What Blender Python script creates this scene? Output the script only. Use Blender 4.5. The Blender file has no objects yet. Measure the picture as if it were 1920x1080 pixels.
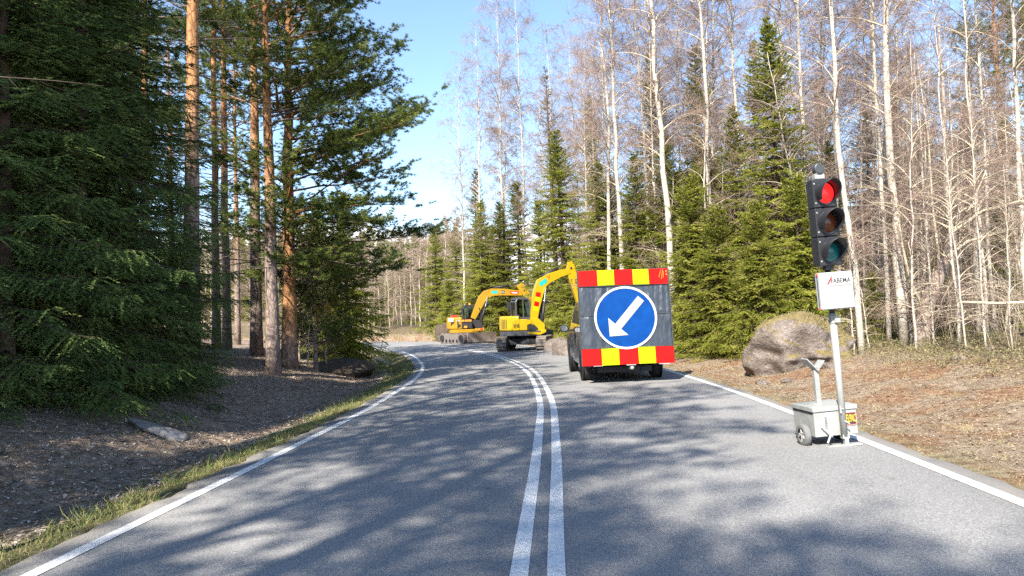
import bpy, math, random
import numpy as np
from mathutils import Vector, Matrix

R = math.radians
C = bpy.context.scene.collection
SC = bpy.context.scene

# ------------------------------------------------------------------ camera
cam_d = bpy.data.cameras.new('camera'); cam = bpy.data.objects.new('camera', cam_d); C.objects.link(cam)
cam_d.sensor_width = 36; cam_d.lens = 26.0; cam_d.clip_start = .05; cam_d.clip_end = 3000
cam.matrix_world = Matrix.Translation((0, 0, 1.5)) @ Matrix.Rotation(R(90 + 2.5), 4, 'X') @ Matrix.Rotation(R(-1.5), 4, 'Z')
SC.camera = cam

# ------------------------------------------------------------------ sky, sun, exposure
SUN_EL = 42.0
SUN_AZ = 24.0            # the light travels this many degrees to the right of +Y
w = bpy.data.worlds.new('World'); SC.world = w; w.use_nodes = True
nt = w.node_tree; nt.nodes.clear()
def N(t, kind, **kw):
    n = t.nodes.new(kind)
    for k, v in kw.items(): setattr(n, k, v)
    return n
sky = N(nt, 'ShaderNodeTexSky', sky_type='NISHITA', sun_disc=False)
sky.sun_elevation = R(SUN_EL); sky.sun_rotation = R(180 + SUN_AZ)
sky.air_density = 1.0; sky.dust_density = 0.2; sky.ozone_density = 3.0
tc = N(nt, 'ShaderNodeTexCoord'); sep = N(nt, 'ShaderNodeSeparateXYZ')
nt.links.new(tc.outputs['Generated'], sep.inputs[0])
mp = N(nt, 'ShaderNodeMapping'); mp.inputs['Scale'].default_value = (7, 7, 15)
mp.inputs['Location'].default_value = (1.3, 0.2, 0.4)
nt.links.new(tc.outputs['Generated'], mp.inputs[0])
nz = N(nt, 'ShaderNodeTexNoise'); nz.inputs['Scale'].default_value = 1.0; nz.inputs['Detail'].default_value = 7
nz.inputs['Roughness'].default_value = .55
nt.links.new(mp.outputs[0], nz.inputs['Vector'])
band = N(nt, 'ShaderNodeMapRange'); band.inputs[1].default_value = 0.08; band.inputs[2].default_value = 0.19
band.inputs[3].default_value = 0.42; band.inputs[4].default_value = -0.28
nt.links.new(sep.outputs['Z'], band.inputs[0])
add = N(nt, 'ShaderNodeMath', operation='ADD'); nt.links.new(nz.outputs['Fac'], add.inputs[0]); nt.links.new(band.outputs[0], add.inputs[1])
cl = N(nt, 'ShaderNodeMapRange', interpolation_type='SMOOTHSTEP'); cl.inputs[1].default_value = .57; cl.inputs[2].default_value = .67
nt.links.new(add.outputs[0], cl.inputs[0])
mx = N(nt, 'ShaderNodeMix', data_type='RGBA'); mx.inputs[7].default_value = (7.2, 7.3, 7.6, 1)
nt.links.new(cl.outputs[0], mx.inputs[0]); nt.links.new(sky.outputs[0], mx.inputs[6])
bg = N(nt, 'ShaderNodeBackground'); bg.inputs[1].default_value = 0.118
nt.links.new(mx.outputs[2], bg.inputs[0])
wo = N(nt, 'ShaderNodeOutputWorld'); nt.links.new(bg.outputs[0], wo.inputs[0])

sun_d = bpy.data.lights.new('sun', 'SUN'); sun_d.energy = 5.0; sun_d.angle = R(.55); sun_d.color = (1, .93, .82)
sun = bpy.data.objects.new('sun', sun_d); C.objects.link(sun)
a, e = R(SUN_AZ), R(SUN_EL)
sun.rotation_euler = Vector((math.sin(a)*math.cos(e), math.cos(a)*math.cos(e), -math.sin(e))).to_track_quat('-Z', 'Y').to_euler()
SC.view_settings.view_transform = 'Standard'; SC.view_settings.look = 'None'
SC.view_settings.gamma = 1; SC.view_settings.exposure = 1.50
SC.render.engine = 'CYCLES'
cy = SC.cycles; cy.max_bounces = 5; cy.diffuse_bounces = 3; cy.glossy_bounces = 2; cy.transmission_bounces = 3
cy.transparent_max_bounces = 4; cy.use_denoising = False; cy.denoiser = 'OPENIMAGEDENOISE'; cy.denoising_prefilter = 'ACCURATE'; cy.sample_clamp_indirect = 4
SC.render.filter_size = 1.2 if hasattr(SC.render, 'filter_size') else 1.5

# ------------------------------------------------------------------ materials
def mat(name):
    m = bpy.data.materials.new(name); m.use_nodes = True
    return m, m.node_tree, m.node_tree.nodes['Principled BSDF'], m.node_tree.nodes['Material Output']
def objco(t, scale=(1, 1, 1), kind='Object'):
    c = N(t, 'ShaderNodeTexCoord'); m = N(t, 'ShaderNodeMapping'); m.inputs['Scale'].default_value = scale
    t.links.new(c.outputs[kind], m.inputs[0]); return m.outputs[0]
def noise(t, vec, scale, detail=4, rough=.55):
    n = N(t, 'ShaderNodeTexNoise'); n.inputs['Scale'].default_value = scale; n.inputs['Detail'].default_value = detail
    n.inputs['Roughness'].default_value = rough; t.links.new(vec, n.inputs['Vector']); return n.outputs['Fac']
def ramp(t, fac, stops, interp='LINEAR'):
    r = N(t, 'ShaderNodeValToRGB'); r.color_ramp.interpolation = interp
    el = r.color_ramp.elements
    while len(el) < len(stops): el.new(.5)
    for e_, (p, c) in zip(el, stops):
        e_.position = p; e_.color = (*c, 1) if len(c) == 3 else c
    t.links.new(fac, r.inputs[0]); return r.outputs[0]
def mixc(t, fac, a_, b_, mode='MIX'):
    m = N(t, 'ShaderNodeMix', data_type='RGBA', blend_type=mode)
    for s_, v in ((0, fac), (6, a_), (7, b_)):
        if hasattr(v, 'links'): t.links.new(v, m.inputs[s_])
        else: m.inputs[s_].default_value = v if s_ == 0 else (*v, 1)
    return m.outputs[2]
def bump(t, h, strength, dist, bsdf):
    b = N(t, 'ShaderNodeBump'); b.inputs['Strength'].default_value = strength; b.inputs['Distance'].default_value = dist
    t.links.new(h, b.inputs['Height']); t.links.new(b.outputs[0], bsdf.inputs['Normal'])
def g(v): return (v, v, v)

def simple(name, col, rough=.5, metal=0., var=.25, scale=6, coat=0., bmp=0., emit=None, spec=.5):
    """painted / metal / rubber surface with grime mottling"""
    m, t, b, o = mat(name)
    n = noise(t, objco(t), scale, 6, .6)
    dark = tuple(c*(1-var) for c in col); lite = tuple(min(1, c*(1+var*.6)) for c in col)
    t.links.new(ramp(t, n, [(.3, dark), (.62, col), (.85, lite)]), b.inputs['Base Color'])
    b.inputs['Roughness'].default_value = rough; b.inputs['Metallic'].default_value = metal
    b.inputs['Coat Weight'].default_value = coat; b.inputs['Coat Roughness'].default_value = .1
    b.inputs['Specular IOR Level'].default_value = spec
    if bmp: bump(t, noise(t, objco(t), scale*6, 5), bmp, .01, b)
    if emit:
        b.inputs['Emission Color'].default_value = (*emit[0], 1); b.inputs['Emission Strength'].default_value = emit[1]
    return m

def needle_mat(name, c1, c2, c3, trans=.25):
    m, t, b, o = mat(name); t.nodes.remove(b)
    isl = N(t, 'ShaderNodeNewGeometry'); oi = N(t, 'ShaderNodeObjectInfo')
    n = noise(t, objco(t), 1.7, 3)
    col = ramp(t, n, [(.36, c1), (.5, c2), (.66, c3)])
    v = N(t, 'ShaderNodeMapRange'); v.inputs[3].default_value = .62; v.inputs[4].default_value = 1.38
    t.links.new(isl.outputs['Random Per Island'], v.inputs[0])
    v2 = N(t, 'ShaderNodeMapRange'); v2.inputs[3].default_value = .8; v2.inputs[4].default_value = 1.2
    t.links.new(oi.outputs['Random'], v2.inputs[0])
    mu = N(t, 'ShaderNodeMath', operation='MULTIPLY'); t.links.new(v.outputs[0], mu.inputs[0]); t.links.new(v2.outputs[0], mu.inputs[1])
    vm = N(t, 'ShaderNodeVectorMath', operation='SCALE'); t.links.new(col, vm.inputs[0]); t.links.new(mu.outputs[0], vm.inputs['Scale'])
    d = N(t, 'ShaderNodeBsdfDiffuse'); tr = N(t, 'ShaderNodeBsdfTranslucent'); mxs = N(t, 'ShaderNodeMixShader')
    mxs.inputs[0].default_value = trans
    t.links.new(vm.outputs[0], d.inputs[0]); t.links.new(vm.outputs[0], tr.inputs[0])
    t.links.new(d.outputs[0], mxs.inputs[1]); t.links.new(tr.outputs[0], mxs.inputs[2]); t.links.new(mxs.outputs[0], o.inputs[0])
    return m

M = {}
M['spruce_needles'] = needle_mat('spruce_needles', (.165, .190, .032), (.255, .275, .046), (.37, .355, .09), .45)
M['shaded_spruce_needles'] = needle_mat('shaded_spruce_needles', (.078, .125, .046), (.120, .175, .055), (.180, .225, .066), .28)  # same needles as the sunlit spruces, shade put in as a darker colour
M['brown_spruce_needles'] = needle_mat('brown_spruce_needles', (.17, .115, .06), (.20, .15, .07), (.17, .18, .06), .35)
M['pine_needles'] = needle_mat('pine_needles', (.085, .125, .042), (.150, .190, .050), (.250, .270, .075), .35)
M['twig'] = simple('twig', (.31, .225, .185), .8, var=.3, scale=2, spec=.1)
M['pale_branch'] = simple('pale_branch', (.50, .43, .32), .8, var=.35, scale=3, spec=.1)
M['dead_branch'] = simple('dead_branch', (.16, .125, .10), .85, var=.4, scale=3, spec=.1)
M['spruce_bark'] = simple('spruce_bark', (.12, .088, .066), .9, var=.4, scale=9, bmp=.5, spec=.1)

def birch_bark():
    m, t, b, o = mat('birch_bark')
    v = objco(t, (2.5, 2.5, 9)); n1 = noise(t, v, 1.6, 6, .7)
    lent = ramp(t, noise(t, objco(t, (5, 5, 42)), 1.0, 4, .7), [(.56, g(0)), (.64, g(1))])
    scar = ramp(t, noise(t, objco(t, (3, 3, 2.2)), 1.0, 5, .6), [(.60, g(0)), (.68, g(1))])
    base = ramp(t, n1, [(.3, (.30, .255, .20)), (.55, (.48, .44, .375)), (.8, (.60, .57, .52))])
    c = mixc(t, lent, base, (.20, .165, .135)); c = mixc(t, scar, c, (.09, .075, .065))
    t.links.new(c, b.inputs['Base Color']); b.inputs['Roughness'].default_value = .75
    b.inputs['Specular IOR Level'].default_value = .2
    bump(t, n1, .3, .01, b); return m
def pine_bark(name, orange_from, orange_to):
    m, t, b, o = mat(name)
    co = N(t, 'ShaderNodeTexCoord'); sp = N(t, 'ShaderNodeSeparateXYZ'); t.links.new(co.outputs['Object'], sp.inputs[0])
    vv = N(t, 'ShaderNodeTexVoronoi'); vv.feature = 'DISTANCE_TO_EDGE'; vv.inputs['Scale'].default_value = 1
    t.links.new(objco(t, (9, 9, 3.2)), vv.inputs['Vector'])
    n1 = noise(t, objco(t, (6, 6, 2)), 2, 6, .65)
    low = ramp(t, n1, [(.3, (.13, .098, .085)), (.5, (.25, .19, .162)), (.72, (.36, .285, .245))])
    up = ramp(t, n1, [(.3, (.20, .095, .045)), (.5, (.37, .185, .085)), (.72, (.50, .29, .145))])
    z = N(t, 'ShaderNodeMath', operation='MULTIPLY_ADD'); z.inputs[1].default_value = 2.0
    t.links.new(n1, z.inputs[0]); t.links.new(sp.outputs['Z'], z.inputs[2])
    h = N(t, 'ShaderNodeMapRange', interpolation_type='SMOOTHSTEP'); h.inputs[1].default_value = orange_from; h.inputs[2].default_value = orange_to
    t.links.new(z.outputs[0], h.inputs[0])
    c = mixc(t, h.outputs[0], low, up)
    crack = ramp(t, vv.outputs['Distance'], [(.0, g(.45)), (.10, g(1))])
    t.links.new(mixc(t, 1.0, c, crack, 'MULTIPLY'), b.inputs['Base Color'])
    b.inputs['Roughness'].default_value = .85; b.inputs['Specular IOR Level'].default_value = .15
    bump(t, vv.outputs['Distance'], .6, .03, b); return m
M['birch_bark'] = birch_bark()
M['pine_bark'] = pine_bark('pine_bark', 4.5, 8.5)
M['orange_pine_bark'] = pine_bark('orange_pine_bark', 1.2, 3.2)
M['rough_bark'] = simple('rough_bark', (.36, .29, .235), .9, var=.55, scale=14, bmp=.9, spec=.1)

# ------------------------------------------------------------------ object helpers
def link(o, parent=None):
    C.objects.link(o)
    if parent is not None: o.parent = parent
    return o
def tag(o, label=None, cat=None, group=None, kind=None):
    if label: o['label'] = label
    if cat: o['category'] = cat
    if group: o['group'] = group
    if kind: o['kind'] = kind
    return o
def empty(name, loc=(0, 0, 0), rz=0., label=None, cat=None, group=None, rot=None, scale=1.):
    o = bpy.data.objects.new(name, None); o.location = loc; o.rotation_euler = rot or (0, 0, rz)
    o.scale = (scale,)*3; o.empty_display_size = .2
    link(o); return tag(o, label, cat, group)

class MB:
    """collects quads / tubes / prisms and links them as one mesh"""
    def __init__(s): s.v = []; s.f = []; s.mi = []; s.n = 0; s.cur = 0
    def add(s, v, f):
        v = np.asarray(v, float).reshape(-1, 3)
        s.v.append(v); s.f += [tuple(i + s.n for i in q) for q in f]; s.mi += [s.cur]*len(f); s.n += len(v); return s
    def box(s, x0, x1, y0, y1, z0, z1):
        v = [(x, y, z) for z in (z0, z1) for y in (y0, y1) for x in (x0, x1)]
        return s.add(v, [(0, 2, 3, 1), (4, 5, 7, 6), (0, 1, 5, 4), (2, 6, 7, 3), (0, 4, 6, 2), (1, 3, 7, 5)])
    def prism(s, pts, a0, a1, axis='y'):
        """outline of (u,w) pairs swept along an axis: y -> (x,z), x -> (y,z), z -> (x,y)"""
        def P(u, q, c): return {'y': (u, c, q), 'x': (c, u, q), 'z': (u, q, c)}[axis]
        n = len(pts); v = [P(u, q, a0) for u, q in pts] + [P(u, q, a1) for u, q in pts]
        return s.add(v, [tuple(range(n))[::-1], tuple(range(n, 2*n))] + [(i, (i+1) % n, n+(i+1) % n, n+i) for i in range(n)])
    def tube(s, path, rad, n=8, cap=True):
        p = np.asarray(path, float); k = len(p); rad = np.broadcast_to(np.asarray(rad, float), (k,))
        d = np.gradient(p, axis=0); d /= np.linalg.norm(d, axis=1)[:, None] + 1e-9
        ref = np.array((0, 0, 1.)) if abs(d[0, 2]) < .8 else np.array((1., 0, 0))
        u = np.cross(d, ref); u /= np.linalg.norm(u, axis=1)[:, None] + 1e-9; q = np.cross(d, u)
        an = np.arange(n)*2*math.pi/n
        v = p[:, None] + rad[:, None, None]*(np.cos(an)[None, :, None]*u[:, None] + np.sin(an)[None, :, None]*q[:, None])
        f = [(i*n+j, i*n+(j+1) % n, (i+1)*n+(j+1) % n, (i+1)*n+j) for i in range(k-1) for j in range(n)]
        if cap: f += [tuple(range(n))[::-1], tuple(range((k-1)*n, k*n))]
        return s.add(v, f)
    def lathe(s, prof, origin=(0, 0, 0), axis='x', n=24, cap=True):
        """profile of (along, radius) pairs"""
        k = len(prof); v = []
        for al, r in prof:
            for j in range(n):
                c, q = r*math.cos(2*math.pi*j/n), r*math.sin(2*math.pi*j/n)
                v.append({'x': (al, c, q), 'y': (c, al, q), 'z': (c, q, al)}[axis])
        v = np.array(v) + np.array(origin)
        f = [(i*n+j, i*n+(j+1) % n, (i+1)*n+(j+1) % n, (i+1)*n+j) for i in range(k-1) for j in range(n)]
        if cap: f += [tuple(range(n))[::-1], tuple(range((k-1)*n, k*n))]
        return s.add(v, f)
    def xf(s, m):
        m = np.array(m); v = np.vstack(s.v); s.v = [v @ m[:3, :3].T + m[:3, 3]]; return s
    def mesh(s, name, mats, smooth=False):
        me = bpy.data.meshes.new(name)
        me.from_pydata(np.vstack(s.v).tolist(), [], s.f)
        for m in (mats if isinstance(mats, (list, tuple)) else [mats]): me.materials.append(M[m] if isinstance(m, str) else m)
        if max(s.mi): me.polygons.foreach_set('material_index', s.mi)
        if smooth: me.polygons.foreach_set('use_smooth', [True]*len(me.polygons))
        me.update(); return me
    def build(s, name, mats, parent=None, bevel=0., smooth=False, seg=2, loc=None, rot=None):
        import bmesh
        me = s.mesh(name, mats, smooth)
        bm = bmesh.new(); bm.from_mesh(me); bmesh.ops.recalc_face_normals(bm, faces=bm.faces); bm.to_mesh(me); bm.free()
        o = bpy.data.objects.new(name, me)
        if loc: o.location = loc
        if rot: o.rotation_euler = rot
        if bevel:
            b = o.modifiers.new('bevel', 'BEVEL'); b.width = bevel; b.segments = seg; b.limit_method = 'ANGLE'; b.angle_limit = R(35)
            me.polygons.foreach_set('use_smooth', [True]*len(me.polygons))
            try: b.harden_normals = True
            except Exception: pass
        return link(o, parent)

def np_mesh(name, V, F, mats, mi=None, smooth=False):
    """V (n,3), F (m,k) all faces k-sided"""
    me = bpy.data.meshes.new(name); V = np.ascontiguousarray(V, np.float32); F = np.ascontiguousarray(F, np.int32)
    m, k = F.shape
    me.vertices.add(len(V)); me.vertices.foreach_set('co', V.ravel())
    me.loops.add(m*k); me.loops.foreach_set('vertex_index', F.ravel())
    me.polygons.add(m); me.polygons.foreach_set('loop_start', np.arange(0, m*k, k, dtype=np.int32))
    me.polygons.foreach_set('loop_total', np.full(m, k, np.int32))
    for q in mats: me.materials.append(M[q])
    if mi is not None: me.polygons.foreach_set('material_index', np.ascontiguousarray(mi, np.int32))
    if smooth: me.polygons.foreach_set('use_smooth', np.ones(m, bool))
    me.update(calc_edges=True); me.validate(); return me

class Fol:
    """fast collector of thin tubes (as triangles) and loose triangles, with material slots"""
    def __init__(s): s.V = []; s.F = []; s.mi = []; s.n = 0
    def tris(s, T, slot=0):
        T = np.asarray(T, float).reshape(-1, 3, 3); k = len(T)
        s.V.append(T.reshape(-1, 3)); s.F.append(np.arange(3*k).reshape(-1, 3) + s.n); s.mi.append(np.full(k, slot)); s.n += 3*k
    def tubes(s, P, rad, slot=0, n=3):
        """P (m,k,3) paths, rad (k,) or (m,k)"""
        P = np.asarray(P, float); m, k, _ = P.shape; rad = np.broadcast_to(rad, (m, k))
        d = np.gradient(P, axis=1); d /= np.linalg.norm(d, axis=2, keepdims=True) + 1e-9
        ref = np.where(np.abs(d[..., 2:3]) < .8, np.array((0, 0, 1.)), np.array((1., 0, 0)))
        u = np.cross(d, ref); u /= np.linalg.norm(u, axis=2, keepdims=True) + 1e-9; q = np.cross(d, u)
        an = np.arange(n)*2*math.pi/n
        v = P[:, :, None] + rad[..., None, None]*(np.cos(an)[:, None]*u[:, :, None] + np.sin(an)[:, None]*q[:, :, None])
        base = (np.arange(m)*k*n)[:, None, None] + (np.arange(k-1)*n)[None, :, None]
        j = np.arange(n)[None, None]; j1 = (np.arange(n)+1) % n
        a_, b_, c_, d_ = base+j, base+j1, base+n+j1, base+n+j
        f = np.concatenate([np.stack([a_, b_, c_], -1).reshape(-1, 3), np.stack([a_, c_, d_], -1).reshape(-1, 3)])
        s.V.append(v.reshape(-1, 3)); s.F.append(f + s.n); s.mi.append(np.full(len(f), slot)); s.n += m*k*n
    def mesh(s, name, mats, smooth=False): return np_mesh(name, np.vstack(s.V), np.vstack(s.F), mats, np.concatenate(s.mi), smooth)

def unit(v): return v/(np.linalg.norm(v, axis=-1, keepdims=True) + 1e-9)
def blades(P, D, L, Wd, rng):
    """one triangle per blade, base at P, pointing along D"""
    S = unit(np.cross(D, rng.normal(size=P.shape)))*np.asarray(Wd)[..., None]*.5
    return np.stack([P-S, P+S, P + D*np.asarray(L)[..., None]], -2)

# ------------------------------------------------------------------ road line and terrain
CP = np.array([(-1.3, -45), (-.78, -25), (-.42, -10), (-.10, 0), (.10, 4.3), (.37, 9), (.58, 14.7), (.42, 22.5), (-.42, 29.6), (-2.2, 38.5),
               (-4.3, 45), (-8.2, 51.5), (-14.5, 57), (-22, 61), (-33, 64.5), (-52, 68), (-95, 72)], float)
def catmull(P, per=24):
    out = []
    Q = np.vstack([2*P[0]-P[1], P, 2*P[-1]-P[-2]])
    for i in range(1, len(Q)-2):
        t = np.linspace(0, 1, per, endpoint=False)[:, None]
        p0, p1, p2, p3 = Q[i-1:i+3]
        out.append(.5*((2*p1) + (-p0+p2)*t + (2*p0-5*p1+4*p2-p3)*t**2 + (-p0+3*p1-3*p2+p3)*t**3))
    return np.vstack(out + [P[-1:]])
CL = catmull(CP)
for _ in range(6): CL[1:-1] = (CL[:-2] + 2*CL[1:-1] + CL[2:])/4
CT = unit(np.gradient(CL, axis=0)); CN = np.stack([CT[:, 1], -CT[:, 0]], 1)      # normal to the right
def lateral(x, y):
    x = np.atleast_1d(x).ravel(); y = np.atleast_1d(y).ravel(); s = np.empty(len(x))
    for i in range(0, len(x), 20000):
        dx = x[i:i+20000, None] - CL[None, :, 0]; dy = y[i:i+20000, None] - CL[None, :, 1]
        k = np.argmin(dx*dx + dy*dy, 1); r = np.arange(len(k))
        dd = np.sqrt(dx[r, k]**2 + dy[r, k]**2)
        s[i:i+20000] = np.where(dx[r, k]*CN[k, 0] + dy[r, k]*CN[k, 1] >= 0, 1, -1)*dd
    return s
EL, ER = -3.56, 3.74
PS = np.array([-90, -60, -30, -14, -9.6, -8.2, -7.2, -6.2, -5.4, -4.95, -4.3, -3.74, -3.60, -3.42, 3.56, 3.78, 3.95, 4.5, 5.1, 6.2, 8.5, 12, 20, 45, 90])
PZ = np.array([3, 2.4, 1.5, .95, .62, .40, .20, -.06, -.32, -.36, -.24, -.105, -.09, -.25, -.10, .055, .062, .03, .05, .24, .52, .78, 1.0, 1.8, 3.0])
_rw = np.random.default_rng(5)
WV = [( _rw.uniform(.3, 2.6), _rw.uniform(0, 6.3), _rw.uniform(0, 6.3)) for _ in range(16)]
def gz(x, y):
    x = np.atleast_1d(np.asarray(x, float)); y = np.atleast_1d(np.asarray(y, float))
    s = lateral(x, y); z = np.interp(s, PS, PZ)
    off = np.clip(np.maximum(EL-.25-s, s-ER-.3)/1.2, 0, 1)
    b = sum(np.sin(f*(x*math.cos(p)+y*math.sin(p))+q)/(1+f) for f, p, q in WV)/5.
    far = np.clip((y-95)/140, 0, 1); far = far*far*(3-2*far)
    rr = np.clip((s-4.3)/1.5, 0, 1); c = sum(np.sin(2.3*f*(x*math.cos(p+1)+y*math.sin(p+1))+q*2) for f, p, q in WV)/16.
    return z + b*.12*off + c*.15*rr + far*9
def gz1(x, y): return float(gz(x, y)[0])

def axis(lo, hi, fine, a0, a1, grow=1.13):
    v = list(np.arange(a0, a1+1e-6, fine)); d = fine
    while v[-1] < hi: d *= grow; v.append(v[-1]+d)
    d = fine
    while v[0] > lo: d *= grow; v.insert(0, v[0]-d)
    return np.array(v)
gx = axis(-900, 900, .26, -16, 16); gy = axis(-120, 1600, .30, 0, 62)
X, Y = np.meshgrid(gx, gy); Z = gz(X.ravel(), Y.ravel())
nx, ny = len(gx), len(gy)
idx = np.arange(nx*ny).reshape(ny, nx)
F = np.stack([idx[:-1, :-1], idx[:-1, 1:], idx[1:, 1:], idx[1:, :-1]], -1).reshape(-1, 4)

def ground_mat():
    m, t, b, o = mat('ground_soil')
    at = N(t, 'ShaderNodeAttribute'); at.attribute_name = 'lateral'
    v = objco(t)
    n1 = noise(t, v, .9, 5, .6); n2 = noise(t, v, 7, 6, .65); n3 = noise(t, v, 45, 5, .7); n4 = noise(t, v, .35, 4)
    def wob(amp):
        k = N(t, 'ShaderNodeMath', operation='MULTIPLY_ADD'); k.inputs[1].default_value = amp
        q = N(t, 'ShaderNodeMath', operation='SUBTRACT'); q.inputs[1].default_value = .5; t.links.new(n1, q.inputs[0])
        t.links.new(q.outputs[0], k.inputs[0]); t.links.new(at.outputs['Fac'], k.inputs[2]); return k.outputs[0]
    s = wob(1.6)
    def step(x, a0, a1):
        r = N(t, 'ShaderNodeMapRange', interpolation_type='SMOOTHSTEP'); r.inputs[1].default_value = a0; r.inputs[2].default_value = a1
        t.links.new(x, r.inputs[0]); return r.outputs[0]
    litter = ramp(t, n2, [(.28, (.13, .098, .074)), (.5, (.30, .228, .172)), (.66, (.42, .335, .262)), (.8, (.52, .45, .375))])
    verge = ramp(t, n2, [(.3, (.10, .085, .045)), (.5, (.20, .175, .085)), (.7, (.33, .29, .17))])
    dry = ramp(t, n2, [(.28, (.15, .108, .074)), (.5, (.31, .238, .165)), (.68, (.44, .355, .265)), (.85, (.54, .46, .365))])
    red = ramp(t, n2, [(.3, (.15, .075, .04)), (.52, (.30, .185, .11)), (.75, (.45, .30, .19))])
    moss = ramp(t, n2, [(.3, (.08, .065, .038)), (.55, (.185, .145, .085)), (.8, (.31, .245, .155))])
    redm = ramp(t, n1, [(.47, g(0)), (.56, g(1))])
    right = mixc(t, redm, dry, red)
    c = mixc(t, step(s, -5.1, -4.3), litter, verge)
    c = mixc(t, step(s, 3.0, 4.6), c, right)
    c = mixc(t, step(s, 7.4, 9.4), c, moss)
    c = mixc(t, .35, c, ramp(t, n3, [(.3, g(.25)), (.55, g(1)), (.8, g(1.0))]), 'MULTIPLY')
    t.links.new(c, b.inputs['Base Color']); b.inputs['Roughness'].default_value = .95; b.inputs['Specular IOR Level'].default_value = .1
    hh = N(t, 'ShaderNodeMath', operation='ADD'); t.links.new(n2, hh.inputs[0]); t.links.new(n3, hh.inputs[1])
    bump(t, hh.outputs[0], .9, .06, b); return m
M['ground'] = ground_mat()
me = np_mesh('ground', np.stack([X.ravel(), Y.ravel(), Z], 1), F, ['ground'], smooth=True)
at_ = me.attributes.new('lateral', 'FLOAT', 'POINT'); at_.data.foreach_set('value', lateral(X.ravel(), Y.ravel()).astype(np.float32))
gr = link(bpy.data.objects.new('ground', me)); tag(gr, 'forest floor, ditch and soil banks on both sides of the road', kind='structure')

def asphalt():
    m, t, b, o = mat('asphalt')
    v = objco(t)
    vo = N(t, 'ShaderNodeTexVoronoi'); vo.inputs['Scale'].default_value = 105; t.links.new(v, vo.inputs['Vector'])
    st = ramp(t, vo.outputs['Color'], [(.05, (.142, .14, .139)), (.35, (.202, .199, .195)), (.7, (.26, .256, .249)), (.95, (.35, .342, .328))])
    big = ramp(t, noise(t, objco(t, (.55, .12, 1)), 1.0, 5, .6), [(.32, g(.80)), (.6, g(1.0)), (.8, g(1.12))])
    c = mixc(t, 1., st, big, 'MULTIPLY')
    at = N(t, 'ShaderNodeAttribute'); at.attribute_name = 'lateral'
    lt = N(t, 'ShaderNodeMapRange'); lt.inputs[1].default_value = -3.8; lt.inputs[2].default_value = 3.8
    wn = N(t, 'ShaderNodeMath', operation='MULTIPLY_ADD'); wn.inputs[1].default_value = .5; t.links.new(noise(t, v, .8, 3), wn.inputs[0]); t.links.new(at.outputs['Fac'], wn.inputs[2])
    t.links.new(wn.outputs[0], lt.inputs[0])
    q_ = lambda s_: (s_+.25+3.8)/7.6
    tracks = ramp(t, lt.outputs[0], [(q_(-3.3), g(.93)), (q_(-2.5), g(1.05)), (q_(-1.75), g(.93)), (q_(-1.0), g(1.05)), (q_(0), g(.88)), (q_(1.1), g(1.06)), (q_(1.85), g(.94)), (q_(2.6), g(1.06)), (q_(3.4), g(.95))], 'B_SPLINE')
    c = mixc(t, 1., c, tracks, 'MULTIPLY')
    spots = ramp(t, noise(t, v, 2.6, 3, .5), [(.24, g(.72)), (.33, g(1))]); c = mixc(t, 1., c, spots, 'MULTIPLY')
    ab = N(t, 'ShaderNodeMath', operation='ABSOLUTE'); t.links.new(at.outputs['Fac'], ab.inputs[0])
    n1 = noise(t, v, 2.2, 5, .65)
    k = N(t, 'ShaderNodeMath', operation='MULTIPLY_ADD'); k.inputs[1].default_value = .6; t.links.new(n1, k.inputs[0]); t.links.new(ab.outputs[0], k.inputs[2])
    d = N(t, 'ShaderNodeMapRange', interpolation_type='SMOOTHSTEP'); d.inputs[1].default_value = 3.70; d.inputs[2].default_value = 4.02; d.inputs[4].default_value = .75
    t.links.new(k.outputs[0], d.inputs[0])
    c = mixc(t, d.outputs[0], c, (.33, .29, .235))
    t.links.new(c, b.inputs['Base Color']); b.inputs['Roughness'].default_value = .82; b.inputs['Specular IOR Level'].default_value = .25
    bump(t, vo.outputs['Distance'], .35, .005, b); return m
M['asphalt'] = asphalt()
def roadz(s): return .018*s
def strip(name, cols, zoff, m, i0=0, i1=None, skirt=False, attr=False, kind='structure', label=None, wob=0.):
    i1 = i1 or len(CL); c = CL[i0:i1]; nn = CN[i0:i1]; k = len(c)
    cols = list(cols); zs = [roadz(q)+zoff for q in cols]
    if skirt: cols = [cols[0]-.06] + cols + [cols[-1]+.06]; zs = [zs[0]-.4] + zs + [zs[-1]-.4]
    V = np.stack([np.concatenate([c + nn*q, np.full((k, 1), z_)], 1) for q, z_ in zip(cols, zs)], 1)
    if wob:
        r_ = np.random.default_rng(3)
        for e_, sg in ((1, -1), (len(cols)-2, 1)):
            V[:, e_, :2] += nn*(r_.normal(size=(k, 1))*wob); 
    q = len(cols); id_ = np.arange(k*q).reshape(k, q)
    F_ = np.stack([id_[:-1, :-1], id_[:-1, 1:], id_[1:, 1:], id_[1:, :-1]], -1).reshape(-1, 4)
    me_ = np_mesh(name, V.reshape(-1, 3), F_, [m], smooth=not skirt)
    if attr:
        a_ = me_.attributes.new('lateral', 'FLOAT', 'POINT'); a_.data.foreach_set('value', np.tile(np.array(cols, np.float32), k))
    return tag(link(bpy.data.objects.new(name, me_)), label, kind=kind)
strip('road', [EL, -3.3, -2.2, -1.1, 0, 1.1, 2.2, 3.3, ER], 0, 'asphalt', skirt=True, attr=True, label='grey asphalt two lane road curving away', wob=.03)
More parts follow.
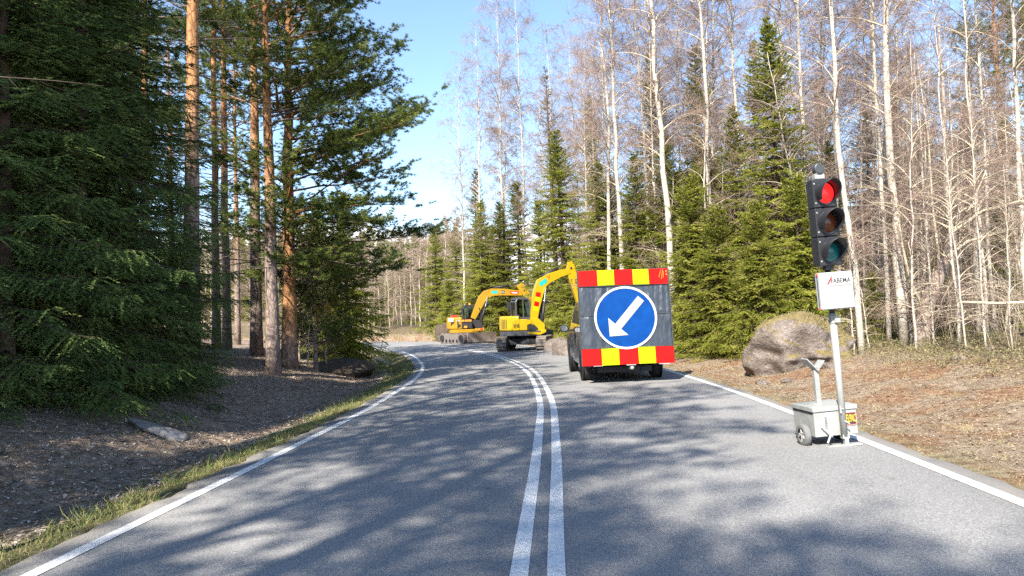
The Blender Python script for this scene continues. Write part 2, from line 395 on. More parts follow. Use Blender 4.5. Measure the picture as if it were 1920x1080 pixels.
def paint():
    m, t, b, o = mat('road_paint')
    v = objco(t); n1 = noise(t, v, 28, 6, .7); n2 = noise(t, v, 3, 4)
    wear = N(t, 'ShaderNodeMath', operation='MULTIPLY_ADD'); wear.inputs[1].default_value = .35; t.links.new(n2, wear.inputs[0]); t.links.new(n1, wear.inputs[2])
    c = ramp(t, wear.outputs[0], [(.46, (.22, .22, .22)), (.56, (.48, .48, .46)), (.74, (.66, .66, .64))])
    t.links.new(c, b.inputs['Base Color']); b.inputs['Roughness'].default_value = .7
    bump(t, n1, .5, .006, b); return m
M['paint'] = paint()
for nm, s0, s1 in (('road_line', -3.33, -3.21), ('road_line', 3.46, 3.58), ('road_line', -.165, -.055), ('road_line', .055, .165)):
    o_ = strip(nm, [s0, s1], .005, 'paint')
    o_['label'] = {-3.33: 'solid white edge line beside the ditch', 3.46: 'solid white edge line beside the sandy bank',
                   -.165: 'solid white centre line, the one nearer the ditch', .055: 'solid white centre line, the one nearer the van'}[s0]

# ------------------------------------------------------------------ tree meshes
def trunk_mesh(name, m, h, r0, seed, wob=.012, n=10, k=14, lean=(0, 0), r1=.012, flare=.35):
    rng = np.random.default_rng(seed); t = np.linspace(0, 1, k)
    wx = np.cumsum(rng.normal(size=k)*wob*h/k*3); wy = np.cumsum(rng.normal(size=k)*wob*h/k*3)
    wx -= wx[0]; wy -= wy[0]
    p = np.stack([wx + lean[0]*h*t, wy + lean[1]*h*t, t*h - .25*(t == 0)], 1)
    r = r0*(1-t)**.85*(1+flare*np.exp(-t*h/.35)) + r1
    mb = MB(); mb.tube(p, r, n); return mb.mesh(name, m, True), p, r

def at_path(p, z):
    return np.stack([np.interp(z, p[:, 2], p[:, 0]), np.interp(z, p[:, 2], p[:, 1]), z], -1)

def spruce(name, seed, h, r, zlow=.35, step=.30, nb=6, tw=.085, nn=12, nl=.045, nw=.017, needles='spruce_needles', sparse=0., hang=.55):
    rng = np.random.default_rng(seed)
    tm, tp, tr = trunk_mesh(name+'_trunk', 'spruce_bark', h, .0105*h+.02, seed, .004, 8, 12)
    fo = Fol(); z = zlow
    while z < h-.12:
        u = z/h
        Rz = r*min(1, .72+u*2.2)*(1-u)**.80 + .06
        for k in range(nb):
            if rng.random() < sparse: continue
            az = rng.uniform(0, 2*math.pi); L = Rz*rng.uniform(.50, 1.2); zz = z + rng.uniform(-.5, .5)*step
            if zz > h-.05: continue
            o = at_path(tp, np.array([zz]))[0]
            n = 9; t = np.linspace(0, 1, n)
            if u < .72: dz = L*(.06*t - rng.uniform(.42, .75)*t**2*(1-.55*u) + .34*t**3)
            else: dz = L*(.55*t + .12*t*t)
            az_t = az + (rng.normal()*.18)*t
            P = o + np.stack([np.cos(az_t)*L*t*.95, np.sin(az_t)*L*t*.95, dz], 1)
            fo.tubes(P[None], (.006+.011*L)*(1-t)+.0025, 1)
            m = max(5, int(L/tw)); tt = np.sort(rng.uniform(.10, 1, m)); tt[-1] = 1
            b = np.stack([np.interp(tt, t, P[:, i]) for i in range(3)], 1)
            fw = unit(np.stack([np.interp(np.minimum(tt+.06, 1), t, P[:, i]) - np.interp(np.minimum(tt+.06, 1)-.08, t, P[:, i]) for i in range(3)], 1))
            sd = np.where(np.arange(m) % 2 == 0, 1., -1.)[:, None]*unit(np.cross(fw, (0, 0, 1.)))
            ang = np.radians(rng.uniform(38, 68, m))[:, None]; ang[-1] = 0
            D = unit(fw*np.cos(ang) + sd*np.sin(ang) + np.array((0, 0, -1.))*rng.uniform(.05, hang, m)[:, None]*(1-u))
            l = (.10 + .42*L*(tt*(1-tt)*1.9+.13))*rng.uniform(.6, 1.2, m); l = np.minimum(l, .62)
            q = (np.arange(nn)+.5)/nn
            B = b[:, None] + D[:, None]*(l[:, None]*q)[..., None]
            B[..., 2] -= (l[:, None]*q**2)*.18*(1-u)
            s2 = unit(np.cross(D, (0, 0, 1.)))[:, None]*np.where(np.arange(nn) % 2 == 0, 1., -1.)[None, :, None]
            ND = unit(D[:, None]*rng.uniform(.5, 1.1, (m, nn, 1)) + s2*rng.uniform(.35, .95, (m, nn, 1)) + rng.normal(size=(m, nn, 3))*.28)
            NL = nl*rng.uniform(.7, 1.35, (m, nn)); NW = nw*rng.uniform(.75, 1.3, (m, nn))
            fo.tris(blades(B, ND, NL, NW, rng).reshape(-1, 3, 3), 0)
        z += step*(1-.35*u)
    # leader
    kk = 26; B = np.stack([np.zeros(kk)+tp[-1, 0], np.zeros(kk)+tp[-1, 1], h-.5+np.linspace(0, .6, kk)], 1)
    fo.tris(blades(B, unit(rng.normal(size=(kk, 3))*.6+np.array((0, 0, .8))), np.full(kk, nl*1.3), np.full(kk, nw), rng), 0)
    return tm, fo.mesh(name+'_crown', [needles, 'spruce_bark'])

def pine(name, seed, h, r0, zcrown, L0, nb, bark='pine_bark', dead_from=2.5, ndead=18, side=None, nper=15, nl=.10, nw=.016, topz=None, sub=9, lowL=1.0, inner=.33):
    rng = np.random.default_rng(seed)
    tm, tp, tr = trunk_mesh(name+'_trunk', bark, h, r0, seed, .005, 14, 16, flare=.25, r1=.03)
    fo = Fol()
    for _ in range(ndead):                                     # bare grey branches below the crown
        z = rng.uniform(dead_from, zcrown+1.5); az = rng.uniform(0, 6.283); L = rng.uniform(.6, 3.0)*min(1, h/14)
        t = np.linspace(0, 1, 6); o = at_path(tp, np.array([z]))[0]
        wob = np.cumsum(rng.normal(size=6)*.05)
        P = o + np.stack([np.cos(az+wob)*L*t, np.sin(az+wob)*L*t, L*(rng.uniform(-.1, .4)*t + rng.uniform(-.3, .15)*t*t)], 1)
        fo.tubes(P[None], .022*(1-t)+.004, 1)
        k = rng.integers(2, 6); tt = rng.uniform(.3, .95, k); b = np.stack([np.interp(tt, t, P[:, i]) for i in range(3)], 1)
        D = unit(np.array((math.cos(az), math.sin(az), 0)) + rng.normal(size=(k, 3))*.7)
        q = np.linspace(0, 1, 4)[None, :, None]; ll = rng.uniform(.2, .7, k)[:, None, None]
        fo.tubes(b[:, None] + D[:, None]*ll*q + np.array((0, 0, .12))*ll*q**2, .005*(1-np.linspace(0, .8, 4)), 1)
    for i in range(nb):
        u = (i+rng.uniform(0, 1))/nb; z = zcrown + (h-zcrown-.3)*u
        az = rng.uniform(0, 6.283) if side is None or rng.random() > side[1] else side[0] + rng.normal()*.65
        L = L0*((1-u)**.6)*rng.uniform(.55, 1.1)*min(1, lowL+u*3) + .35
        t = np.linspace(0, 1, 8); o = at_path(tp, np.array([z]))[0]; wob = np.cumsum(rng.normal(size=8)*.07)
        a_ = rng.uniform(.05, .35)+.4*u; b_ = rng.uniform(-.45, -.1)*(1-u); c_ = rng.uniform(-.05, .35); a_ += rng.normal()*.12
        P = o + np.stack([np.cos(az+wob)*L*t*.96, np.sin(az+wob)*L*t*.96, L*(a_*t+b_*t*t+c_*t**3)+rng.normal(size=8)*.02], 1)
        fo.tubes(P[None], (.012+.011*L)*(1-t)+.005, 2 if u > .2 else 1, 4)
        m = max(4, int(sub*L/1.6)); tt = np.sort(rng.uniform(inner, 1, m)); tt[-1] = 1
        b = np.stack([np.interp(tt, t, P[:, j]) for j in range(3)], 1)
        f0 = unit(P[-1]-P[0]); sd = np.cross(f0, (0, 0, 1.))
        D = unit(f0*rng.uniform(.4, 1, (m, 1)) + sd*rng.choice([-1, 1], (m, 1))*rng.uniform(.2, 1, (m, 1)) + np.array((0, 0, 1.))*rng.uniform(-.1, .55, (m, 1)))
        ll = rng.uniform(.28, .75, m)*(.6+.25*min(L, 2.4))
        q = np.linspace(0, 1, 4)
        SP = b[:, None] + D[:, None]*(ll[:, None]*q)[..., None] + np.array((0, 0, .15))*(ll[:, None]*q*q)[..., None]
        fo.tubes(SP, .006*(1-.7*q), 1)
        # second order shoots carrying tufts
        nt_ = 4; 
        for s_ in range(nt_):
            qb = rng.uniform(.3, 1, m) if s_ else np.ones(m)
            pb = np.stack([b[:, j] + D[:, j]*ll*qb + (.15*ll*qb*qb if j == 2 else 0) for j in range(3)], 1)
            sdv = unit(D*.8 + rng.normal(size=(m, 3))*.55 + np.array((0, 0, .25)))
            sl = rng.uniform(.12, .30, m)
            nq = 3; 
            tb = pb[:, None] + sdv[:, None]*(sl[:, None]*np.linspace(.25, 1, nq))[..., None]
            tb = np.repeat(tb.reshape(-1, 3), nper, 0); td = np.repeat(np.repeat(sdv, nq, 0), nper, 0)
            ND = unit(td*.75 + unit(rng.normal(size=tb.shape))*.9)
            fo.tris(blades(tb, ND, nl*rng.uniform(.7, 1.2, len(tb)), nw*rng.uniform(.7, 1.2, len(tb)), rng), 0)
    return tm, fo.mesh(name+'_crown', ['pine_needles', 'dead_branch', 'orange_pine_bark'])

def birch(name, seed, h, r0, zc=.32, nb=34, L0=2.2, tw=(8, 6), twig_r=.0035, bark='birch_bark', low=6, lean=(0, 0), wob=.012):
    rng = np.random.default_rng(seed)
    tm, tp, tr = trunk_mesh(name+'_trunk', bark, h, r0, seed, wob, 9, 18, lean=lean, r1=.006, flare=.2)
    fo = Fol()
    zs = np.concatenate([rng.uniform(.10, zc, low)*h, np.sort(rng.uniform(zc, .985, nb))*h])
    for z in zs:
        u = z/h; az = rng.uniform(0, 6.283)
        L = L0*(.35+.65*math.sin(math.pi*min(1, (1-u)/(1-zc*.6))**.8))*rng.uniform(.6, 1.15)*(.55+.45*(1-u)) + .3
        up = math.radians(rng.uniform(38, 68) if u > zc else rng.uniform(5, 50))
        k = 7; t = np.linspace(0, 1, k); o = at_path(tp, np.array([z]))[0]; wo_ = np.cumsum(rng.normal(size=k)*.09)
        hor = np.cos(up)*t + .25*t*t; ver = np.sin(up)*t - .30*t*t
        P = o + L*np.stack([np.cos(az+wo_)*hor, np.sin(az+wo_)*hor, ver], 1)
        rb = min(.010*L+.003, float(np.interp(z, tp[:, 2], tr))*.6)
        fo.tubes(P[None], rb*(1-t)+.003, 1, 4)
        m = max(3, int(tw[0]*L/2)); tt = rng.uniform(.22, 1, m); tt[0] = 1
        b = np.stack([np.interp(tt, t, P[:, j]) for j in range(3)], 1)
        f0 = unit(P[-1]-P[0])
        D = unit(f0*.8 + rng.normal(size=(m, 3))*.6 + np.array((0, 0, .12)))
        l2 = rng.uniform(.3, .9, m)*(.35+.3*L)
        q = np.linspace(0, 1, 5)
        S = b[:, None] + D[:, None]*(l2[:, None]*q)[..., None] - np.array((0, 0, .38))*(l2[:, None]*q**2.2)[..., None]
        fo.tubes(S, .0055*(1-.65*q), 1 if u < zc else 0)
        m3 = tw[1]
        qi = rng.uniform(.2, 1, (m, m3)); 
        b3 = b[:, None] + D[:, None]*(l2[:, None]*qi)[..., None] - np.array((0, 0, .38))*(l2[:, None]*qi**2.2)[..., None]
        D3 = unit(D[:, None]*.7 + rng.normal(size=(m, m3, 3))*.6)
        l3 = rng.uniform(.18, .62, (m, m3)); q3 = np.linspace(0, 1, 3)
        T3 = b3[:, :, None] + D3[:, :, None]*(l3[..., None]*q3)[..., None] - np.array((0, 0, .35))*(l3[..., None]*q3**2)[..., None]
        fo.tubes(T3.reshape(-1, 3, 3), twig_r*(1-.55*q3), 0)
    return tm, fo.mesh(name+'_crown', ['twig', 'pale_branch'])

KIND = {}
for i in range(2): KIND['near_spruce', i] = spruce('near_spruce', 11+i, 14., 2.9, .22, .25, 8, .058, 22, .052, .022, 'shaded_spruce_needles', hang=1.1)
for i in range(3): KIND['spruce', i] = spruce('spruce', 21+i, 10., 2.05, .18, .24, 8, .066, 17, .062, .030)
for i in range(2): KIND['young_spruce', i] = spruce('young_spruce', 31+i, 5., 1.75, .06, .15, 9, .056, 17, .054, .024)
for i in range(2): KIND['thin_spruce', i] = spruce('thin_spruce', 41+i, 15., 2.7, 1.0, .30, 7, .085, 14, .080, .040, sparse=.1)
KIND['brown_spruce', 0] = spruce('brown_spruce', 45, 16., 2.1, 1.5, .40, 5, .12, 9, .075, .03, 'brown_spruce_needles', sparse=.2)
for i in range(3): KIND['pine', i] = pine('pine', 51+i, 18., .17, 10.2, 2.7, 50, ndead=40, sub=10)
KIND['roadside_pine', 0] = pine('roadside_pine', 61, 16.5, .165, 3.2, 4.3, 92, 'orange_pine_bark', 1.5, 16, side=(-.15, .78), nper=22, nl=.11, sub=13, inner=.2, lowL=.38)
KIND['tall_pine', 0] = pine('tall_pine', 62, 17., .205, 8.3, 2.9, 44, 'pine_bark', 2.5, 26, side=(-.2, .3))
KIND['young_pine', 0] = pine('young_pine', 63, 4.2, .05, .7, 1.25, 40, 'pine_bark', .3, 6, nper=16)
for i in range(5): KIND['birch', i] = birch('birch', 71+i, 19., .093, .30, 62, 2.2, (11, 8), .0042, wob=.016)
for i in range(4): KIND['sapling', i] = birch('sapling', 81+i, 8., .034, .18, 26, 1.35, (9, 5), .0035, low=9, wob=.022)
for i in range(2): KIND['alder', i] = birch('alder', 91+i, 10., .05, .15, 46, 2.0, (9, 7), .0042, bark='pale_branch', low=8, wob=.03)

WORD = {'near_spruce': 'spruce_tree', 'spruce': 'spruce_tree', 'young_spruce': 'spruce_tree', 'thin_spruce': 'spruce_tree', 'brown_spruce': 'spruce_tree',
        'pine': 'pine_tree', 'roadside_pine': 'pine_tree', 'tall_pine': 'pine_tree', 'young_pine': 'pine_tree', 'birch': 'birch_tree',
        'sapling': 'bare_sapling', 'alder': 'bare_tree'}
CATG = {'spruce_tree': 'spruce', 'pine_tree': 'pine', 'birch_tree': 'birch', 'bare_sapling': 'sapling', 'bare_tree': 'bare tree'}
FULL = {k: h for k, h in (('near_spruce', 14), ('spruce', 10), ('young_spruce', 5), ('thin_spruce', 15), ('brown_spruce', 16), ('pine', 18),
        ('roadside_pine', 16.5), ('tall_pine', 17), ('young_pine', 4.2), ('birch', 19), ('sapling', 8), ('alder', 10))}
tree_rng = random.Random(7)
def tree(kind, v, x, y, h, label, group=None, rz=None, lean=None, wide=1., thick=1.):
    while y > 12 and (0 < lateral(x, y)[0] < 6.0 or (-.087 < x/y < .03 and y < 54) or (.03 <= x/y < .085 and y < 39)): x *= 1.02; y *= 1.02; h *= 1.02
    s = h/FULL[kind]; nm = WORD[kind]
    lx, ly = lean or (tree_rng.gauss(0, 1.0), tree_rng.gauss(0, 1.0))
    r_ = empty(nm, (x, y, gz1(x, y)), 0, label, CATG[nm], group, rot=(R(ly), R(lx), tree_rng.uniform(0, 6.28) if rz is None else rz))
    r_.rotation_mode = 'ZYX'
    r_.scale = (s*wide, s*wide, s)
    tm, cm = KIND[kind, v % sum(1 for q in KIND if q[0] == kind)]
    a_ = link(bpy.data.objects.new('trunk', tm), r_); b_ = link(bpy.data.objects.new('crown', cm), r_)
    if thick != 1: a_.scale = (thick, thick, 1)
    return r_
def X_(px, y): return (px-960)/1387*y          # metres beside the sight line for a bearing read off the photograph

# ------------------------------------------------------------------ woods left of the road
for v, px, y, h, wd, lab in (
    (0, 10, 11.3, 10.8, 1.15, 'dark bushy spruce nearest the ditch at the edge of the picture'),
    (1, 243, 14.0, 10.5, 1.12, 'dark spruce with long low boughs beside the thick reddish pine'),
    (1, 135, 12.6, 11.2, 1.15, 'dark spruce in the middle of the shaded front row'),
    (0, -120, 12.2, 10.4, 1.1, 'dark spruce half cut off by the picture edge, behind the ditch'),
    (0, 85, 16.2, 11.0, 1.1, 'dark spruce hidden behind the shaded front row of spruces'),
    (1, 322, 15.3, 4.8, 1.35, 'low dark spruce skirt in front of the thick reddish pine'),
    (1, 35, 20.5, 14, 1.1, 'dark spruce deep behind the clump, nearer the picture edge'),
    (0, 120, 21.5, 14.5, 1.1, 'dark spruce deep behind the middle of the clump'),
    (1, 195, 22.5, 14, 1.0, 'dark spruce deep behind the clump, nearer the pines'),
    (0, -45, 17.5, 11.5, 1.1, 'dark spruce at the back of the clump, cut by the picture edge')):
    tree('near_spruce', v, X_(px, y), y, h, lab, 'dark spruces beyond the ditch', wide=wd)
PG = 'pines beyond the ditch'
tree('tall_pine', 0, X_(511, 20.6), 20.6, 14.3, 'thick pine with pinkish grey bark standing at the ditch bank', PG, rz=0, lean=(-.2, 0))
tree('roadside_pine', 0, X_(541, 22.6), 22.6, 12.6, 'pine with bright orange trunk and long boughs reaching over the road', PG, rz=0, lean=(.6, 0), wide=1.6)
tree('pine', 0, X_(358, 16.5), 16.5, 16.8, 'thick reddish pine rising straight out of the dark spruces', PG, rz=2.6, lean=(.3, 0), thick=1.05)
tree('pine', 0, X_(404, 27), 27, 19, 'slender pine, the one nearer the thick reddish pine of two close together', PG, lean=(0, 0), thick=.75)
tree('pine', 1, X_(424, 28), 28, 20, 'slender orange pine, the one nearer the road of two close together', PG, lean=(0, 0), thick=.75)
tree('pine', 2, X_(444, 33), 33, 15, 'thin dark young pine with many dead side branches', PG, lean=(0, 0), thick=.8)
tree('pine', 1, X_(479, 25.5), 25.5, 19, 'mossy orange pine just behind the pale pine trunk', PG, lean=(0, 0))
tree('pine', 2, X_(268, 19.5), 19.5, 14.8, 'sunlit orange pine glimpsed through the dark spruces', PG, thick=.8)
tree('pine', 0, X_(90, 22), 22, 19, 'sunlit pine trunk peeping through the densest dark spruces', PG)
for i, (px, y, h) in enumerate(((325, 40, 17), (210, 34, 18))):
    tree('pine', i, X_(px, y), y, h, 'slim pine deeper in the wood behind the roadside pines', 'slim pines deeper in the wood')
tree('young_spruce', 0, X_(655, 27.5), 27.5, 6.6, 'dark drooping spruce overhanging the inside of the bend', 'spruces at the inside of the bend', wide=.78)
tree('young_spruce', 1, X_(598, 29.5), 29.5, 5.5, 'young spruce behind the earth mound among bare bushes', 'spruces at the inside of the bend')
tree('young_pine', 0, X_(590, 24), 24, 4.0, 'young blue green pine beside the orange pine trunk')
for i, (px, y, h) in enumerate(((575, 23.5, 4.6), (610, 25, 4.2), (560, 26, 5.5), (630, 30, 5), (545, 30, 6))):
    tree('alder', i, X_(px, y), y, h, 'bare twiggy bush between the orange pine and the bend', 'bare bushes inside the bend')
for i, (px, y, h) in enumerate(((380, 44, 8), (420, 50, 9), (450, 56, 8), (400, 60, 10), (470, 62, 9), (500, 52, 8), (440, 42, 6), (350, 52, 9), (480, 47, 6), (520, 58, 9), (560, 60, 8), (600, 62, 8), (640, 66, 8))):
    tree(('alder', 'birch')[i % 3 == 2], i, X_(px, y), y, h, 'bare brown tree far behind the roadside pines', 'bare trees far behind the pines')

# ------------------------------------------------------------------ wood right of the road
BG = 'birches along the sunny side'
for v, px, y, h, th, lean, lab in (
    (0, 1690, 19.0, 19, 1.15, (-1.0, 0), 'thickest white birch trunk behind the sandy bank, left of the leaning tree'),
    (1, 1611, 18.3, 18, .85, (-2.1, 0), 'white birch leaning slightly behind the boulder and the signal'),
    (2, 1662, 20.5, 17, .75, (-.2, 0), 'straight slim birch between the boulder and the thickest birch'),
    (3, 1830, 22.0, 17, .85, (.5, 0), 'white birch behind the fallen rail at the sandy bank'),
    (4, 1862, 21.0, 14, .75, (-.5, 0), 'slim birch standing where the fallen rail crosses it'),
    (0, 1922, 18.0, 16, .8, (0, 0), 'birch cut by the picture edge beyond the sandy bank'),
    (1, 1353, 27.0, 21, .95, (-1.0, 0), 'tall white birch between the van board and the bright bushy spruce'),
    (2, 1259, 26.0, 22, 1.1, (-1.1, 0), 'tall thick white birch rising just beside the board corner'),
    (3, 1164, 32.0, 22, 1.0, (-1.0, 0), 'tall white birch right above the middle of the board'),
    (4, 1146, 33.5, 21, .95, (-.9, 0), 'tall birch close beside another one above the board'),
    (0, 1222, 36.0, 21, .9, (-1.2, 0), 'tall birch above the board with its base hidden by spruces'),
    (1, 1398, 29.0, 20, .8, (-.6, 0), 'slim tall birch just before the narrow bright spruce'),
    (2, 1486, 26.0, 20, .7, (-.6, 0), 'slim birch with its foot hidden by spruces near the signal'),
    (3, 1527, 24.5, 20, .75, (-.3, 0), 'white birch directly behind the signal head'),
    (4, 1640, 27.0, 20, .8, (1.6, 0), 'birch slanting behind the thickest birch'),
    (0, 946, 44.0, 21, .8, (0, 0), 'tall birch above the yellow excavator cab'),
    (1, 992, 43.0, 21, .8, (-.4, 0), 'tall birch above the bent boom of the yellow excavator'),
    (2, 871, 53.0, 20, .8, (0, 0), 'lone tall birch with reddish crown against the sky'),
    (3, 906, 50.0, 21, .8, (0, 0), 'second tall birch in from the open sky')):
    tree('birch', v, X_(px, y), y, h, lab, BG, lean=lean, thick=th)
rg = random.Random(17)
def scatter(n, pxs, ys, fn, mind=1.0, pts=[]):
    k = tries = 0
    while k < n and tries < 4000:
        tries += 1; y = rg.uniform(*ys); px = rg.uniform(*pxs); x = X_(px, y)
        if lateral(x, y)[0] < 6.3 or (830 < px < 1005 and y < 55) or any((x-a_)**2+(y-b_)**2 < mind**2 for a_, b_ in pts): continue
        pts.append((x, y)); fn(k, x, y, px); k += 1
for n_, pxs, ys, hh, lab, gp in (
    (18, (930, 1150), (42, 66), (16, 21), 'slim bare birch crowded deep in the wood behind the excavators', 'birches deep behind the excavators'),
    (21, (1150, 1500), (30, 58), (15, 21), 'slim bare birch crowded deep in the wood behind the van board', 'birches deep behind the board'),
    (17, (1500, 1740), (23, 46), (12, 18), 'slim bare birch crowded deep in the wood behind the signal', 'birches deep behind the signal'),
    (9, (1740, 2050), (23, 46), (9, 13.5), 'slim bare birch crowded deep in the wood beyond the sandy bank', 'birches deep beyond the sandy bank')):
    scatter(n_, pxs, ys, lambda k, x, y, px: tree('birch', k, x, y, rg.uniform(*hh), lab, gp, thick=.62, lean=(rg.gauss(0, 1.6), rg.gauss(0, 1.6))), 1.2)
for px, y, h, lean, lab in ((1745, 18.2, 6, (0, 0), 'thin pale sapling in front of the leaning tree'), (1792, 17.2, 8.5, (-1, 0), 'tall pale sapling next to the leaning tree'),
                      (1806, 16.0, 5, (-3, 0), 'short pale sapling nearest the road bank'), (1843, 16.4, 6, (-1, 0), 'pale sapling in front of the fallen rail'),
                      (1893, 15.8, 4, (0, 0), 'short pale sapling carrying the end of the fallen rail'), (1713, 17.6, 7.5, (2, 0), 'pale sapling between the thickest birch and the leaning tree'),
                      (1596, 18.6, 5, (0, 0), 'thin sapling touching the dark side of the boulder')):
    tree('sapling', 0 if 'tall' in lab else 1+len(lab) % 3, X_(px, y), y, h, lab, 'saplings on the sandy bank', lean=lean, thick=.8)
scatter(46, (1590, 2000), (18.5, 34), lambda k, x, y, px: tree('sapling', k, x, y, rg.uniform(3.5, 9.5), 'thin bare sapling crowded between the birches beyond the sandy bank', 'thin saplings between the birches', lean=(rg.gauss(0, 4), rg.gauss(0, 4))), .45)
scatter(14, (1010, 1560), (24, 44), lambda k, x, y, px: tree('sapling', k, x, y, rg.uniform(5, 9.5), 'thin bare sapling poking out between the bright spruces', 'saplings among the bright spruces', lean=(rg.gauss(0, 5), rg.gauss(0, 5))), .6)
scatter(10, (1640, 1990), (23, 33), lambda k, x, y, px: tree('alder', k, x, y, rg.uniform(4, 8), 'bare many branched tree in the thicket beyond the sandy bank', 'bare thicket trees beyond the bank'), .8)
scatter(22, (960, 1560), (25, 46), lambda k, x, y, px: tree('alder', k, x, y, rg.uniform(6, 11), 'bare pale bush tangled among the bright spruces', 'bare bushes among the spruces', thick=.7), .7)
SG = 'sunlit spruces along the wood edge'
for kind, v, px, y, h, wd, lab in (
    ('spruce', 0, 1467, 24.5, 10.9, .95, 'narrow bright green spruce standing tall left of the signal'),
    ('young_spruce', 0, 1345, 20.3, 4.1, 1.0, 'bushy bright green spruce right beside the van board'),
    ('young_spruce', 1, 1425, 21.5, 4.4, .95, 'bushy bright green spruce just behind the boulder'),
    ('young_spruce', 1, 1300, 23.5, 5.6, .95, 'bright spruce showing above the bushy one beside the board'),
    ('young_spruce', 0, 1500, 22.5, 5.2, .9, 'bright young spruce behind the white signal box'),
    ('spruce', 1, 1385, 27, 8.6, .95, 'mid height spruce in front of the tall birches'),
    ('thin_spruce', 0, 1320, 34, 13.5, .9, 'tall dull green spruce among birches, above the bushy one'),
    ('thin_spruce', 1, 1218, 37, 14.5, .9, 'tall dull green spruce among birches above the board'),
    ('spruce', 2, 1195, 29, 7.5, 1.1, 'bright spruce whose top shows over the board'),
    ('spruce', 0, 1120, 36, 9, 1.1, 'bright spruce behind the stick of the yellow excavator'),
    ('spruce', 1, 1062, 42, 12, 1.1, 'broad bright spruce behind the boom tip'),
    ('brown_spruce', 0, 1047, 46, 17, .9, 'tall brownish half dead spruce top among the birches'),
    ('spruce', 2, 1018, 42, 8, 1.15, 'bright spruce behind the yellow excavator boom'),
    ('spruce', 0, 978, 46, 9.5, 1.2, 'bright spruce behind the yellow excavator cab'),
    ('spruce', 1, 938, 50, 9, 1.2, 'bright spruce between the two excavator booms'),
    ('spruce', 2, 905, 54, 10, 1.1, 'spruce behind the boom of the orange excavator'),
    ('thin_spruce', 0, 889, 58, 13.0, 1.0, 'pointed spruce rising above its neighbours against the sky'),
    ('spruce', 0, 858, 62, 9, 1.1, 'spruce behind the tail of the orange excavator'),
    ('spruce', 1, 818, 64, 9.2, 1.15, 'dark cone shaped spruce at the outside of the far bend'),
    ('young_spruce', 0, 843, 57, 4.5, 1.1, 'low spruce right behind the orange excavator'),
    ('young_spruce', 0, 1075, 38, 4.2, 1.2, 'low spruce above the pale rocks by the road'),
    ('spruce', 2, 1250, 31, 9, 1.0, 'bright spruce behind the thick birch at the board corner'),
    ('thin_spruce', 1, 1420, 36, 14, .9, 'tall dull spruce behind the narrow bright one'),
    ('thin_spruce', 0, 1120, 50, 16, .9, 'tall dull spruce among birches over the boom tip'),
    ('spruce', 1, 1560, 27, 7, 1.0, 'dim spruce between birches behind the signal'),
    ('spruce', 2, 1640, 32, 9.5, 1.1, 'dim spruce behind the thickest birch'),
    ('spruce', 0, 1740, 31, 8.5, 1.1, 'dim spruce behind the leaning tree'),
    ('young_spruce', 1, 1765, 21, 2.2, 1.0, 'small dark spruce under the leaning tree'),
    ('young_spruce', 0, 1640, 21.5, 2.0, 1.0, 'small green spruce between two birch feet near the boulder'),
    ('spruce', 1, 1830, 34, 10, 1.1, 'dim spruce behind the birches over the fallen rail'),
    ('spruce', 2, 1905, 31, 8.5, 1.1, 'dim spruce at the picture edge under the far pine'),
    ('thin_spruce', 1, 1690, 40, 13, 1.0, 'tall dull spruce deep behind the thickest birch'),
    ('thin_spruce', 0, 1560, 42, 14, 1.0, 'tall dull spruce deep behind the signal head'),
    ('spruce', 0, 1800, 42, 10, 1.2, 'dull spruce deep in the wood below the gap of sky'),
    ('spruce', 1, 1970, 28, 9, 1.1, 'dull spruce just beyond the picture edge')):
    tree(kind, v, X_(px, y), y, h, lab, SG, wide=wd)
scatter(12, (1590, 1960), (23, 32), lambda k, x, y, px: tree(('spruce', 'young_spruce')[k % 2], k, x, y, rg.uniform(3.5, 8.5), 'dim spruce standing among the crowded birches beyond the sandy bank', 'dim spruces beyond the sandy bank', wide=1.15), 1.2)
scatter(20, (1110, 1580), (27, 50), lambda k, x, y, px: tree(('spruce', 'young_spruce')[k % 2], k, x, y, rg.uniform(5.5, 9), 'bright spruce filling the wood edge between others of its kind', 'bright spruces filling the wood edge', wide=1.2), 1.6)
scatter(20, (1000, 1900), (40, 66), lambda k, x, y, px: tree(('spruce', 'thin_spruce')[k % 2], k, x, y, rg.uniform(8, 12.5), 'dull spruce deep in the wood, mostly hidden by birches', 'dull spruces deep in the wood', wide=1.1), 2.0)
tree('pine', 1, X_(1893, 36), 36, 17.5, 'tall pine with thin green crown above the sandy bank', lean=(0, 0))
tree('pine', 2, X_(1945, 41), 41, 19, 'pine at the picture edge behind another pine')

# far bend: birch wood along the outside of the curve
k_ = 0
for px, y, h in ((690, 78, 9), (700, 84, 10), (712, 80, 8.5), (722, 90, 11), (735, 82, 9.5), (745, 86, 10.5), (752, 79, 8), (762, 88, 11), (770, 77, 9.5), (778, 84, 11), (786, 76, 10), (795, 82, 11),
                 (660, 80, 10), (672, 88, 10), (640, 84, 10), (622, 90, 11), (805, 90, 12), (835, 72, 11), (850, 80, 13), (730, 76, 8), (680, 74, 7.5)):
    tree(('birch', 'alder')[k_ % 3 > 0], k_, X_(px, y), y, h, 'bare tree with thin pale trunk on the outside of the far bend', 'bare trees outside the far bend', thick=.9, wide=1.3); k_ += 1
for px, y, h in ((705, 92, 8), (650, 92, 9), (765, 95, 8.5), (690, 80, 3), (716, 86, 4), (790, 90, 9), (738, 98, 8), (600, 94, 9), (833, 66, 6.5)):
    tree('spruce', k_, X_(px, y), y, h, 'small spruce among the birches of the far bend', 'spruces among the far birches'); k_ += 1
